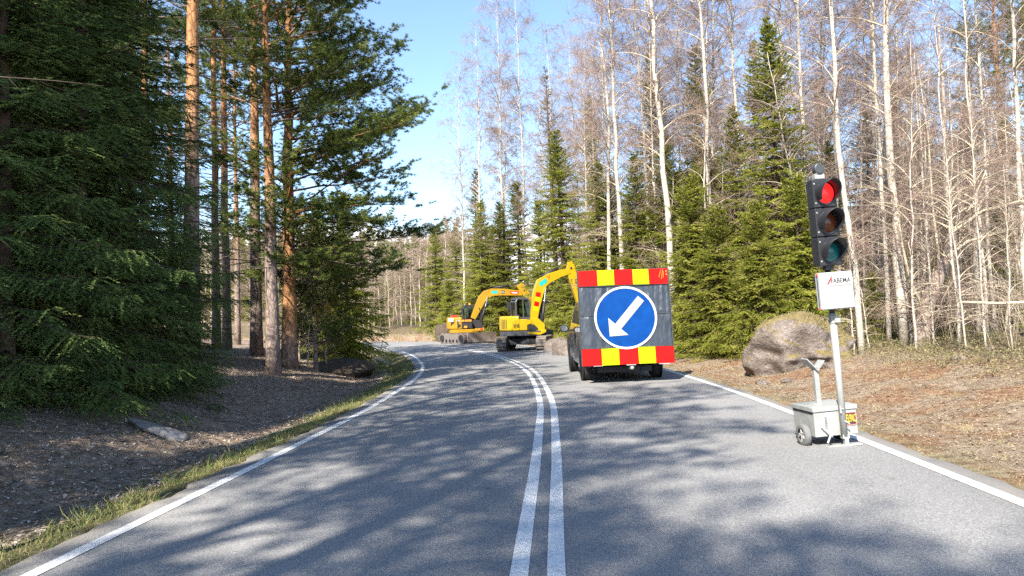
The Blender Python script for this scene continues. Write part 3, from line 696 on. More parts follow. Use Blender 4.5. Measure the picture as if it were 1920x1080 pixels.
def far_wood():
    rng = np.random.default_rng(9); V = []; Fs = []; mi = []; n = 0
    srcs = [(spruce('far_spruce', 301, 10, 1.9, .5, .5, 5, .22, 5, .16, .085)[1], 0), (birch('far_birch', 302, 10, .1, .2, 34, 1.9, (8, 5), .024)[1], 1)]
    src = []
    for me_, q in srcs:
        v = np.empty(len(me_.vertices)*3, np.float32); me_.vertices.foreach_get('co', v)
        f = np.empty(len(me_.loops), np.int32); me_.loops.foreach_get('vertex_index', f)
        m = np.empty(len(me_.polygons), np.int32); me_.polygons.foreach_get('material_index', m); src.append((v.reshape(-1, 3), f.reshape(-1, 3), m + 2*q))
    for i in range(300):
        y = rng.uniform(110, 235); px = rng.uniform(330, 960); x = X_(px, y); q = 1 if (i % 4 == 0) else 0
        h = rng.uniform(11, 15.5); v, f, m = src[q]; c, s = math.cos(i), math.sin(i)
        v2 = np.stack([(v[:, 0]*c - v[:, 1]*s)*h/10*1.15, (v[:, 0]*s + v[:, 1]*c)*h/10*1.15, v[:, 2]*h/10], 1) + np.array((x, y, gz1(x, y)))
        V.append(v2); Fs.append(f+n); mi.append(m); n += len(v2)
    me_ = np_mesh('far_wood', np.vstack(V), np.vstack(Fs), ['spruce_needles', 'spruce_bark', 'twig', 'pale_branch'], np.concatenate(mi))
    tag(link(bpy.data.objects.new('far_wood', me_)), 'distant mixed wood on the hill beyond the far bend', kind='stuff')
far_wood()

# trees standing behind the photographer on the ditch side; their shade lies across road and bank
OG = 'roadside trees behind the viewpoint'
for kind, v, x, y, h in (('near_spruce', 0, -10.5, 4.5, 17), ('near_spruce', 1, -16.0, 7.0, 18), ('near_spruce', 0, -12.5, -1.0, 18), ('near_spruce', 1, -9.2, -.8, 14), ('near_spruce', 1, -16.5, 2.5, 18),
                         ('near_spruce', 0, -18.5, 9, 18), ('near_spruce', 1, -15, -6, 19),
                         ('pine', 0, -5.8, -5.0, 20), ('pine', 1, -5.4, -9.8, 14.5), ('pine', 2, -8.5, -8, 20), ('pine', 1, -5.8, -12.2, 18.5), ('pine', 0, -9, -13, 20),
                         ('pine', 1, -6.4, .2, 14), ('pine', 2, -6.6, 3.6, 16), ('pine', 0, -7.4, 7.8, 17)):
    tree(kind, v, x, y, h, 'tall conifer behind the viewpoint shading the road and the ditch', OG)

# ------------------------------------------------------------------ paints, metal, rubber
M['galvanised'] = simple('galvanised', (.36, .37, .35), .5, .15, .22, 9, bmp=.05)
M['black_plastic'] = simple('black_plastic', (.022, .023, .026), .42, 0, .3, 12)
M['rubber'] = simple('rubber', (.028, .027, .027), .8, 0, .4, 14, bmp=.2)
M['grey_rubber'] = simple('grey_rubber', (.16, .16, .158), .85, 0, .3, 14, bmp=.2)
M['white_plastic'] = simple('white_plastic', (.40, .43, .44), .35, 0, .06, 5)
M['orange_plastic'] = simple('orange_plastic', (.75, .13, .05), .4, 0, .15, 8)
M['red_lamp'] = simple('red_lamp', (.75, .01, .01), .25, 0, .1, 20, emit=((1, .012, .012), .95))
M['red_visor'] = simple('red_visor', (.42, .012, .01), .5, 0, .2, 20)
M['amber_lens'] = simple('amber_lens', (.15, .035, .008), .25, 0, .3, 30, coat=.3)
M['green_lens'] = simple('green_lens', (.004, .15, .15), .25, 0, .2, 30, coat=.3)
M['white_glint'] = simple('white_glint', (.85, .8, .8), .1)
M['red_film'] = simple('red_film', (.40, .006, .005), .45, 0, .16, 7, coat=.0, bmp=.2, spec=.1)
M['yellow_film'] = simple('yellow_film', (.33, .41, .003), .45, 0, .10, 7, coat=.0, bmp=.2, spec=.1)
M['blue_film'] = simple('blue_film', (.0012, .046, .215), .38, 0, .3, 4, coat=.0, bmp=.25, spec=.12)
M['white_film'] = simple('white_film', (.46, .46, .455), .4, 0, .05, 8)
M['grey_film'] = simple('grey_film', (.34, .345, .34), .4, 0, .1, 6)
M['dark_ink'] = simple('dark_ink', (.03, .03, .035), .6)
M['red_ink'] = simple('red_ink', (.62, .03, .02), .5)
M['yellow_ink'] = simple('yellow_ink', (.90, .62, .02), .5)
M['teal_ink'] = simple('teal_ink', (.01, .36, .32), .5)
M['orange_ink'] = simple('orange_ink', (.85, .26, .02), .5)
M['lemon_paint'] = simple('lemon_paint', (.40, .265, .004), .4, 0, .18, 3, coat=.1, spec=.35)
M['ochre_paint'] = simple('ochre_paint', (.34, .19, .006), .45, 0, .24, 3, coat=.08, spec=.35)
M['charcoal_paint'] = simple('charcoal_paint', (.055, .060, .068), .45, .1, .3, 5)
M['machine_black'] = simple('machine_black', (.016, .016, .018), .6, 0, .4, 7)
M['dusty_steel'] = simple('dusty_steel', (.20, .17, .145), .8, .2, .45, 6, bmp=.2)
M['blade_steel'] = simple('blade_steel', (.30, .25, .22), .6, .3, .4, 3, bmp=.15)
M['chrome'] = simple('chrome', (.75, .75, .76), .15, 1., .05, 9)
M['van_paint'] = simple('van_paint', (.055, .056, .058), .28, .35, .12, 2, coat=.8)
def glass():
    m, t, b, o = mat('dark_glass'); b.inputs['Base Color'].default_value = (.012, .016, .017, 1)
    b.inputs['Roughness'].default_value = .06; b.inputs['Specular IOR Level'].default_value = .8; return m
M['dark_glass'] = glass()
def clear_glass():
    m, t, b, o = mat('clear_glass'); t.nodes.remove(b)
    tr = N(t, 'ShaderNodeBsdfTransparent'); gl = N(t, 'ShaderNodeBsdfGlossy'); mxs = N(t, 'ShaderNodeMixShader')
    tr.inputs[0].default_value = (.42, .52, .47, 1); gl.inputs['Roughness'].default_value = .05
    fr = N(t, 'ShaderNodeFresnel'); t.links.new(fr.outputs[0], mxs.inputs[0])
    t.links.new(tr.outputs[0], mxs.inputs[1]); t.links.new(gl.outputs[0], mxs.inputs[2]); t.links.new(mxs.outputs[0], o.inputs[0]); return m
M['clear_glass'] = clear_glass()
def tarp():
    m, t, b, o = mat('grey_tarpaulin')
    v = objco(t); n1 = noise(t, objco(t, (1, 1, .45)), 5, 6, .6); n2 = noise(t, v, 40, 4)
    c = ramp(t, n1, [(.3, (.018, .024, .034)), (.55, (.032, .040, .052)), (.75, (.062, .072, .086))])
    t.links.new(c, b.inputs['Base Color']); b.inputs['Roughness'].default_value = .33
    bump(t, noise(t, objco(t, (1.6, 1.6, .6)), 3.5, 2.2, .5), .75, .09, b); return m
M['tarp'] = tarp()

def text(body, size, m, parent, loc, rot, name='lettering', extrude=.0008, sx=1., align='CENTER', weight=0.):
    c = bpy.data.curves.new(name, 'FONT'); c.body = body; c.size = size; c.align_x = align; c.align_y = 'CENTER'; c.extrude = extrude; c.resolution_u = 3; c.offset = weight
    tmp = bpy.data.objects.new('tmp', c); C.objects.link(tmp); dg = bpy.context.evaluated_depsgraph_get()
    me_ = bpy.data.meshes.new_from_object(tmp.evaluated_get(dg)); bpy.data.objects.remove(tmp)
    me_.materials.clear(); me_.materials.append(M[m]); me_.name = name
    o = bpy.data.objects.new(name, me_); o.location = loc; o.rotation_euler = rot; o.scale = (sx, 1, 1); return link(o, parent)
FACE = (R(90), 0, 0)            # lettering that faces -Y

# ------------------------------------------------------------------ portable traffic signal
def signal():
    root = empty('traffic_signal', (3.555, 8.02, roadz(3.2)+.001), 0, 'portable traffic signal showing red on a grey two wheeled battery box', 'traffic signal', rot=(0, R(-3.3), R(5)))
    bx = MB().box(-.30, .185, .075, .565, .105, .372).build('battery_box', 'galvanised', root, .006)
    MB().box(-.306, -.295, .10, .55, .352, .367).build('lid_gap', 'machine_black', bx)
    MB().box(-.312, .197, .062, .58, .374, .424).build('lid', 'galvanised', bx, .007)
    MB().box(.058, .172, .0722, .0745, .208, .338).build('sticker', 'red_ink', bx)
    MB().box(.063, .167, .0714, .0721, .214, .332).build('sticker_field', 'dark_ink', bx)
    text('ELPAC', .115, 'yellow_ink', bx, (.115, .0708, .273), FACE, sx=.36).scale = (.33, 1.02, 1)
    text('www.elpac.fi', .022, 'dark_ink', bx, (.115, .0742, .196), FACE, name='small_lettering')
    text('VARIO', .03, 'dark_ink', bx, (-.17, .0742, .25), (R(90), R(90), 0), name='stencil_lettering', sx=1.5)
    s_ = MB(); s_.tube([(-.235, .06, .215), (-.135, .035, .105)], .009, 8); s_.tube([(-.15, .035, .125), (-.20, .02, .045)], .011, 8); s_.build('strut', 'galvanised', bx)
    for sx_, sy, rr in ((-.372, .20, .123), (.115, .36, .115)):
        wr = MB().lathe([(-.032, rr*.62), (-.034, rr*.92), (-.02, rr), (.02, rr), (.034, rr*.92), (.032, rr*.62)], (0, 0, 0), 'x', 28, cap=False)
        wo_ = wr.build('wheel', 'grey_rubber' if sx_ < 0 else 'rubber', root, smooth=True, loc=(sx_, sy, rr))
        h = MB().lathe([(-.012, .0), (-.020, rr*.2), (-.012, rr*.3), (-.008, rr*.64), (.008, rr*.64), (.012, .0)], (0, 0, 0), 'x', 24)
        for k in range(5):
            an = k*2*math.pi/5; c_, q_ = math.cos(an), math.sin(an)
            h.tube([(-.018, c_*rr*.16, q_*rr*.16), (-.016, c_*rr*.62, q_*rr*.62)], .011, 6)
        h.build('rim', 'galvanised' if sx_ < 0 else 'machine_black', wo_)
    MB().tube([(-.372, .20, .123), (-.05, .24, .12), (.115, .36, .115)], .012, 8).build('axle', 'galvanised', root)
    pl = MB().tube([(0, .03, .10), (0, .03, 1.43)], .036, 16).build('pole', 'galvanised', root, smooth=True)
    MB().tube([(0, .03, 1.36), (0, .03, 1.95)], .031, 16).build('pole_sleeve', 'black_plastic', pl, smooth=True)
    cl_ = MB().tube([(0, .03, 1.32), (0, .03, 1.40)], .043, 14); cl_.box(-.008, .05, -.03, .0, 1.33, 1.39); cl_.build('clamp', 'galvanised', pl)
    kn = MB().tube([(.0, .0, .27), (.045, -.02, .235)], .008, 6); kn.tube([(-.03, .0, .43), (-.045, -.03, .36)], .006, 6); kn.tube([(-.035, .0, .40), (-.01, -.03, .40)], .006, 6); kn.build('locking_pin', 'galvanised', pl)
    ft = MB().box(-.03, .045, -.0, .06, .075, .12); ft.box(-.012, .03, .0, .05, .008, .08); ft.box(-.21, .17, -.02, .055, -.002, .014); ft.build('foot', 'galvanised', root, .003)
    ps = MB().box(-.083, -.028, .40, .45, .424, .83).build('handle_post', 'galvanised', root, .004)
    MB().prism([(-.175, .925), (-.055, .785), (.035, .893), (.027, .90), (-.055, .80), (-.167, .932)], .36, .50, 'y').build('angle_plate', 'galvanised', ps)
    MB().tube([(-.075, .36, .84), (-.035, .47, .84)], .012, 8).build('bolt', 'galvanised', ps)
    # control cabinet
    cb = MB().box(-.195, .180, -.135, -.035, 1.475, 1.872).build('control_cabinet', 'white_plastic', root, .016, seg=3)
    e_ = MB(); e_.box(-.200, -.1965, -.098, -.088, 1.50, 1.845); e_.build('seal', 'dark_ink', cb)
    e_ = MB(); e_.box(-.202, -.194, -.112, -.074, 1.838, 1.868); e_.box(-.202, -.194, -.112, -.074, 1.478, 1.505); e_.build('corner_clip', 'orange_plastic', cb, .003)
    MB().box(-.15, .175, -.1366, -.1353, 1.728, 1.835).build('name_plate', 'white_film', cb)
    MB().box(-.085, .150, -.1368, -.1353, 1.719, 1.724).build('plate_edge', 'dusty_steel', cb)
    text('FABEMA', .066, 'dark_ink', cb, (.038, -.1376, 1.775), FACE, weight=.0012).scale = (.92, 1.05, 1)
    text('MOBILE TRAFFIC CONTROL', .0165, 'dusty_steel', cb, (.045, -.1374, 1.738), FACE, name='small_lettering')
    text('®', .026, 'dusty_steel', cb, (.172, -.1374, 1.815), FACE, name='trade_sign')
    lg = MB()
    for k in range(3):
        pts = [(-.078-.018*k*.6+.03*u**1.6, 1.765-.012*k+.062*u*(1-.1*k)) for u in np.linspace(0, 1, 7)]
        lg.prism([(x-.013, z) for x, z in pts] + [(x, z-.004) for x, z in pts[::-1]], -.1378-.0002*k, -.1366, 'y')
    lg.build('logo', 'red_ink', cb)
    MB().box(-.128, -.096, -.1374, -.1366, 1.757, 1.763).build('logo_bar', 'dark_ink', cb)
    MB().tube([(.0, -.136, 1.66), (.002, -.1362, 1.62)], .0025, 6).build('key_slot', 'dusty_steel', cb)
    # head
    hd = MB()
    for k in range(3): hd.box(-.152, .152, -.065, .065, 1.945+.316*k, 1.945+.316*k+.311)
    hd = hd.build('signal_head', 'black_plastic', root, .012)
    hd['label'] = 'black three lamp signal head'; hd.scale = (.86, 1, 1)
    MB().box(-.14, .14, .0, .12, 1.955, 2.88).build('back_shell', 'black_plastic', hd, .03)
    MB().box(-.05, .05, -.02, .06, 1.90, 1.95).build('bracket', 'black_plastic', hd)
    bo = MB()
    for k in range(3):
        for zz in (.05, .26):
            bo.lathe([(-.071, .008), (-.069, .010), (-.064, .010)], (-.128, 0, 1.945+.316*k+zz), 'y', 10)
    bo.build('screw', 'galvanised', hd)
    for k, lm in ((2, 'red_lamp'), (1, 'amber_lens'), (0, 'green_lens')):
        zc = 1.945+.316*k+.152
        ln = MB().lathe([(-.068, .112), (-.076, .108), (-.092, .085), (-.102, .05), (-.106, .001)], (.0, 0, zc), 'y', 32).build('lens', lm, hd, smooth=True)
        ln['label'] = {2: 'red lamp, lit', 1: 'amber lamp, unlit', 0: 'green lamp, unlit'}[k]
        v = []; f = []; n = 40
        for i in range(n+1):
            an = R(-128 + 256*i/n); top = .5+.5*math.cos(an)
            ln_ = .055 + .165*top**.8
            for rr in (.126, .121):
                for y_ in (-.066, -.066-ln_): v.append((rr*math.sin(an), y_, zc+rr*math.cos(an)*1.0))
        for i in range(n):
            q = 4*i; f += [(q, q+1, q+5, q+4), (q+2, q+6, q+7, q+3), (q+1, q+3, q+7, q+5)]
        MB().add(v, f).build('visor', 'black_plastic', hd, smooth=True)
        rg_ = MB().lathe([(-.070, .130), (-.078, .130), (-.078, .110), (-.070, .110)], (0, 0, zc), 'y', 32, cap=False).build('lens_ring', 'black_plastic', hd)
    st = MB().box(-.085, .045, -.03, .04, 2.895, 2.945); st.box(-.07, .03, -.034, .04, 2.945, 2.958); st = st.build('sensor_base', 'galvanised', hd, .004)
    MB().lathe([(-.045, .001), (-.045, .052), (-.038, .062), (-.02, .066), (.02, .066), (.03, .055), (.03, .001)], (-.02, 0, 3.005), 'y', 28).build('sensor', 'charcoal_paint', hd, smooth=False)
signal()

# ------------------------------------------------------------------ van with the keep-left board
def van():
    root = empty('van', (2.56, 17.0, roadz(2.6)), 0, 'dark grey van carrying a big upright board with a white arrow on a blue disc', 'van', rot=(0, R(-.7), R(.6)))
    H = .93
    def wid(z): return H*(1-.16*max(0, (z-1.02)/.95)**1.15) if z > 1.02 else H*(1-.05*max(0, (.55-z)/.3))
    side = [(.02, .40), (-.03, .62), (.0, 1.02), (.10, 1.55), (.26, 1.90), (.60, 1.955), (1.8, 1.965), (2.9, 1.90), (3.35, 1.74), (4.02, 1.16), (4.6, 1.02), (4.83, .86), (4.90, .62), (4.86, .36), (4.60, .30), (.30, .30)]
    zs = sorted({z for y, z in side}); v = []
    for sgn in (-1, 1): v += [(sgn*wid(z), y, z) for y, z in side]
    n = len(side)
    b = MB().add(v, [tuple(range(n)), tuple(range(n, 2*n))[::-1]] + [(i, n+i, n+(i+1) % n, (i+1) % n) for i in range(n)])
    bd = b.build('body', 'van_paint', root, .05, seg=3)
    for sgn in (-1, 1):
        def pane(pts):
            mb = MB(); mb.add([(sgn*(wid(z)+.006), y, z) for y, z in pts] + [(sgn*(wid(z)-.02), y, z) for y, z in pts],
                              [tuple(range(len(pts))), tuple(range(len(pts), 2*len(pts)))[::-1]] + [(i, (i+1) % len(pts), len(pts)+(i+1) % len(pts), len(pts)+i) for i in range(len(pts))]); return mb
        pane([(.42, 1.15), (.50, 1.78), (1.62, 1.80), (1.62, 1.13)]).build('side_window', 'dark_glass', bd)
        pane([(1.70, 1.13), (1.70, 1.80), (2.60, 1.78), (2.62, 1.11)]).build('side_window', 'dark_glass', bd)
        dr = pane([(2.68, .42), (2.68, 1.08), (3.78, 1.06), (3.72, .42)]).build('door', 'van_paint', bd)
        pane([(2.70, 1.11), (2.70, 1.77), (3.05, 1.71), (3.72, 1.12)]).build('door_window', 'dark_glass', dr)
        MB().box(sgn*.955-.012, sgn*.955+.012, 2.76, 2.92, .92, .955).build('door_handle', 'charcoal_paint', dr)
        mi_ = MB().tube([(sgn*.86, 3.42, 1.14), (sgn*1.02, 3.40, 1.17)], .03, 8); mi_.build('mirror_arm', 'black_plastic', bd)
        mr = MB().lathe([(-.06, .05), (-.05, .10), (.0, .125), (.07, .10), (.10, .02)], (0, 0, 0), 'y', 16).xf(Matrix.Translation((sgn*1.10, 3.40, 1.20)) @ Matrix.Diagonal((1.05, 1, .82, 1))).build('mirror', 'van_paint', root, smooth=True)
        MB().lathe([(-.066, .001), (-.066, .085), (-.062, .088)], (0, 0, 0), 'y', 16).xf(Matrix.Translation((sgn*1.10, 3.40, 1.20)) @ Matrix.Diagonal((1.05, 1, .82, 1))).build('mirror_glass', 'chrome', mr)
        for yy in (.82, 3.92):
            rr = .335; xx = sgn*.83
            wl = MB().lathe([(-.105, rr*.62), (-.11, rr*.93), (-.085, rr), (.085, rr), (.11, rr*.93), (.105, rr*.62)], (0, 0, 0), 'x', 36, cap=False)
            wl = wl.build('wheel', 'rubber', root, smooth=True, loc=(xx, yy, rr))
            hb = MB().lathe([(-.02, .0), (-.05, rr*.2), (-.02, rr*.62), (.02, rr*.62), (.05, rr*.2), (.02, 0)], (sgn*.05, 0, 0), 'x', 20); hb.build('rim', 'dusty_steel', wl)
            arch = MB().lathe([(-.012, rr*1.17), (.012, rr*1.17), (.012, rr*1.02), (-.012, rr*1.02)], (sgn*.932, yy, rr+.02), 'x', 30); arch.build('wheel_arch', 'machine_black', bd)
    # rear of the van, mostly behind the board
    t_ = MB().prism([(-.03, .40), (-.07, .52), (-.05, .70), (.10, .72), (.20, .36)], -.84, .84, 'x').build('rear_bumper', 'charcoal_paint', root, .02)
    pl_ = MB().box(-.62, .62, .10, .8, .20, .33); pl_.tube([(-.70, .82, .30), (.70, .82, .30)], .05, 8); pl_.tube([(-.45, .25, .22), (-.45, 1.1, .24), (-.3, 2.4, .26)], .045, 8); pl_.tube([(.42, .06, .25), (.42, .9, .25)], .06, 10); pl_.build('underbody', 'machine_black', root)
    MB().box(-.70, .70, .035, .05, 1.08, 1.55).build('rear_window', 'dark_glass', bd)
    for sgn in (-1, 1):
        MB().box(sgn*.83-.06, sgn*.83+.06, .0, .06, .95, 1.5).build('tail_lamp', 'red_ink', bd)
        MB().box(sgn*.68-.17, sgn*.68+.17, 4.80, 4.88, .70, .86).build('headlight', 'white_film', bd, .02)
    MB().add([(-.72, 3.42, 1.72), (.72, 3.42, 1.72), (.80, 4.02, 1.19), (-.80, 4.02, 1.19)], [(0, 1, 2, 3)]).build('windscreen', 'dark_glass', bd, loc=(0, .02, .02))
    th = MB().tube([(.08, -.05, .30), (.08, -.36, .34)], .028, 8); th.box(-.02, .18, -.37, -.34, .40, .425); th.box(.03, .13, -.38, -.33, .30, .40); th.tube([(.08, -.36, .30), (.08, -.40, .35)], .02, 8)
    th.lathe([(-.045, .001), (-.03, .035), (0, .045), (.03, .035), (.045, .001)], (.08, -.40, .325), 'z', 14); th.build('tow_bar', 'galvanised', root)
    # ---- the board: frame, tarpaulin, stripes, disc, arrow; leans so its foot stands out
    def leaf(x, z, d=0.): return (x, -.42 + .115*(z-.42) - d, z)
    W0, W1, Z0, Z1 = -1.03, 1.02, .40, 2.545
    rng = np.random.default_rng(4); nxb, nzb = 60, 60; v = []
    ph = rng.uniform(0, 6, 12); fr = rng.uniform(2, 9, 12); dr_ = rng.uniform(0, 3.1, 12)
    for j in range(nzb+1):
        for i in range(nxb+1):
            x = W0 + (W1-W0)*i/nxb; z = Z0 + (Z1-Z0)*j/nzb
            wv = sum(math.sin(f_*(x*math.cos(d_)+z*math.sin(d_)*.5)+p_) for f_, d_, p_ in zip(fr, dr_, ph))*.0035
            seam = -.012*math.exp(-((z-1.52)/.02)**2)
            v.append(leaf(x, z, wv+seam))
    qn = nxb+1; f = [(j*qn+i, j*qn+i+1, (j+1)*qn+i+1, (j+1)*qn+i) for j in range(nzb) for i in range(nxb)]
    k0 = len(v); v += [leaf(x, z, -.05) for x, z in ((W0, Z0), (W1, Z0), (W1, Z1), (W0, Z1))]
    c00, c10, c11, c01 = 0, nxb, nzb*qn+nxb, nzb*qn
    f += [(k0, k0+3, k0+2, k0+1), tuple(range(0, qn)) + (k0+1, k0), tuple(range(c11, c01-1, -1)) + (k0+3, k0+2), tuple(range(c01, -1, -qn)) + (k0, k0+3), tuple(range(c10, c11+1, qn)) + (k0+2, k0+1)]
    me_ = MB().add(v, f)
    bo = me_.build('sign_board', 'tarp', root, smooth=False); bo['label'] = 'grey tarpaulin board with red and yellow end stripes'
    bo.data.polygons.foreach_set('use_smooth', [True]*(nxb*nzb) + [False]*5)
    fm = MB()
    for z in (1.52, ): fm.box(W0+.01, W1-.01, leaf(0, z)[1]-.022, leaf(0, z)[1]-.014, z-.006, z+.006)
    for z in (.79, 2.175): fm.tube([leaf(W0+.005, z, .018), leaf(W1-.005, z, .018)], .008, 6)
    fm.tube([leaf(W1+.012, Z0, .0), leaf(W1+.012, Z1, .0)], .012, 6); fm.tube([leaf(W0-.012, Z0, .0), leaf(W0-.012, Z1, .0)], .012, 6)
    fm.build('seam_rod', 'charcoal_paint', bo)
    br = MB()
    for x in (-.6, .6):
        br.tube([leaf(x, 2.5, -.06), (x, .12, 2.0)], .025, 8); br.tube([leaf(x, .55, -.06), (x, .05, .60)], .03, 8); br.tube([leaf(x, .45, -.07), leaf(x, 2.50, -.07)], .02, 6)
    br.build('support_frame', 'galvanised', bo)
    for x0, x1 in ((-.79, -.58), (-.05, .16), (.68, .92)): MB().box(x0, x1, leaf(0, .40)[1]-.035, leaf(0, .40)[1]+.02, .385, .402).build('edge_bracket', 'galvanised', bo)
    for z0, z1, xs in ((.405, .775, (-1.035, -.595, -.20, .23, .615, 1.03)), (2.19, 2.54, (-1.03, -.595, -.21, .21, .58, 1.01))):
        for i in range(5):
            x0, x1 = xs[i]+.003, xs[i+1]-.003; nq = 8; v = []
            for d in (.034, .022):
                for zz in (z0, z1):
                    for q in range(nq+1):
                        x = x0+(x1-x0)*q/nq; v.append(leaf(x, zz + .006*math.sin(3*x+zz), d + .004*math.sin(9*x+4*zz)))
            m_ = nq+1; f = []
            for q in range(nq): f += [(q, q+1, m_+q+1, m_+q), (2*m_+q, 3*m_+q, 3*m_+q+1, 2*m_+q+1), (q, 2*m_+q, 2*m_+q+1, q+1), (m_+q, m_+q+1, 3*m_+q+1, 3*m_+q)]
            f += [(0, m_, 3*m_, 2*m_), (nq, 2*m_+nq, 3*m_+nq, m_+nq)]
            MB().add(v, f).build('stripe', 'red_film' if i % 2 == 0 else 'yellow_film', bo)
    cx, cz = -.005, 1.45
    def disc(name, m_, r0, r1, d0, d1):
        v = []; n = 72; f = []; rs = (r0, r1) if r0 > 0 else (.0001, r1)
        for d in (d1, d0):
            for rr in rs:
                v += [leaf(cx+rr*math.cos(2*math.pi*i/n), cz+rr*math.sin(2*math.pi*i/n), d) for i in range(n)]
        for i in range(n):
            j = (i+1) % n
            f += [(i, j, n+j, n+i), (2*n+i, 3*n+i, 3*n+j, 2*n+j), (n+i, n+j, 3*n+j, 3*n+i)] + ([(i, 2*n+i, 2*n+j, j)] if r0 > 0 else [])
        return MB().add(v, f).build(name, m_, bo)
    disc('blue_disc', 'blue_film', 0, .676, .024, .034); disc('white_rim', 'white_film', .660, .707, .024, .038)
    ar = [(-.51, -.46), (-.52, -.03), (-.365, -.175), (.20, .455), (.335, .335), (-.235, -.295), (-.075, -.44)]
    ar = [(x*.97, z*.97) for x, z in ar]; v = [leaf(cx+x+.11, cz+z+.035, .042) for x, z in ar] + [leaf(cx+x+.11, cz+z+.035, .034) for x, z in ar]; n = len(ar)
    MB().add(v, [tuple(range(n)), tuple(range(n, 2*n))[::-1]] + [(i, (i+1) % n, n+(i+1) % n, n+i) for i in range(n)]).build('arrow', 'grey_film', bo)
    mk = MB()
    for p0, p1 in (((.86, 2.29), (.905, 2.51)), ((.805, 2.33), (.86, 2.50)), ((.905, 2.32), (.915, 2.47))): mk.tube([leaf(*p0, .04), leaf(*p1, .04)], .006, 5)
    for z in (2.38, 2.45): mk.box(.965, .99, leaf(0, z)[1]-.042, leaf(0, z)[1]-.036, z, z+.035)
    mk.build('scribble', 'orange_ink', bo)
van()

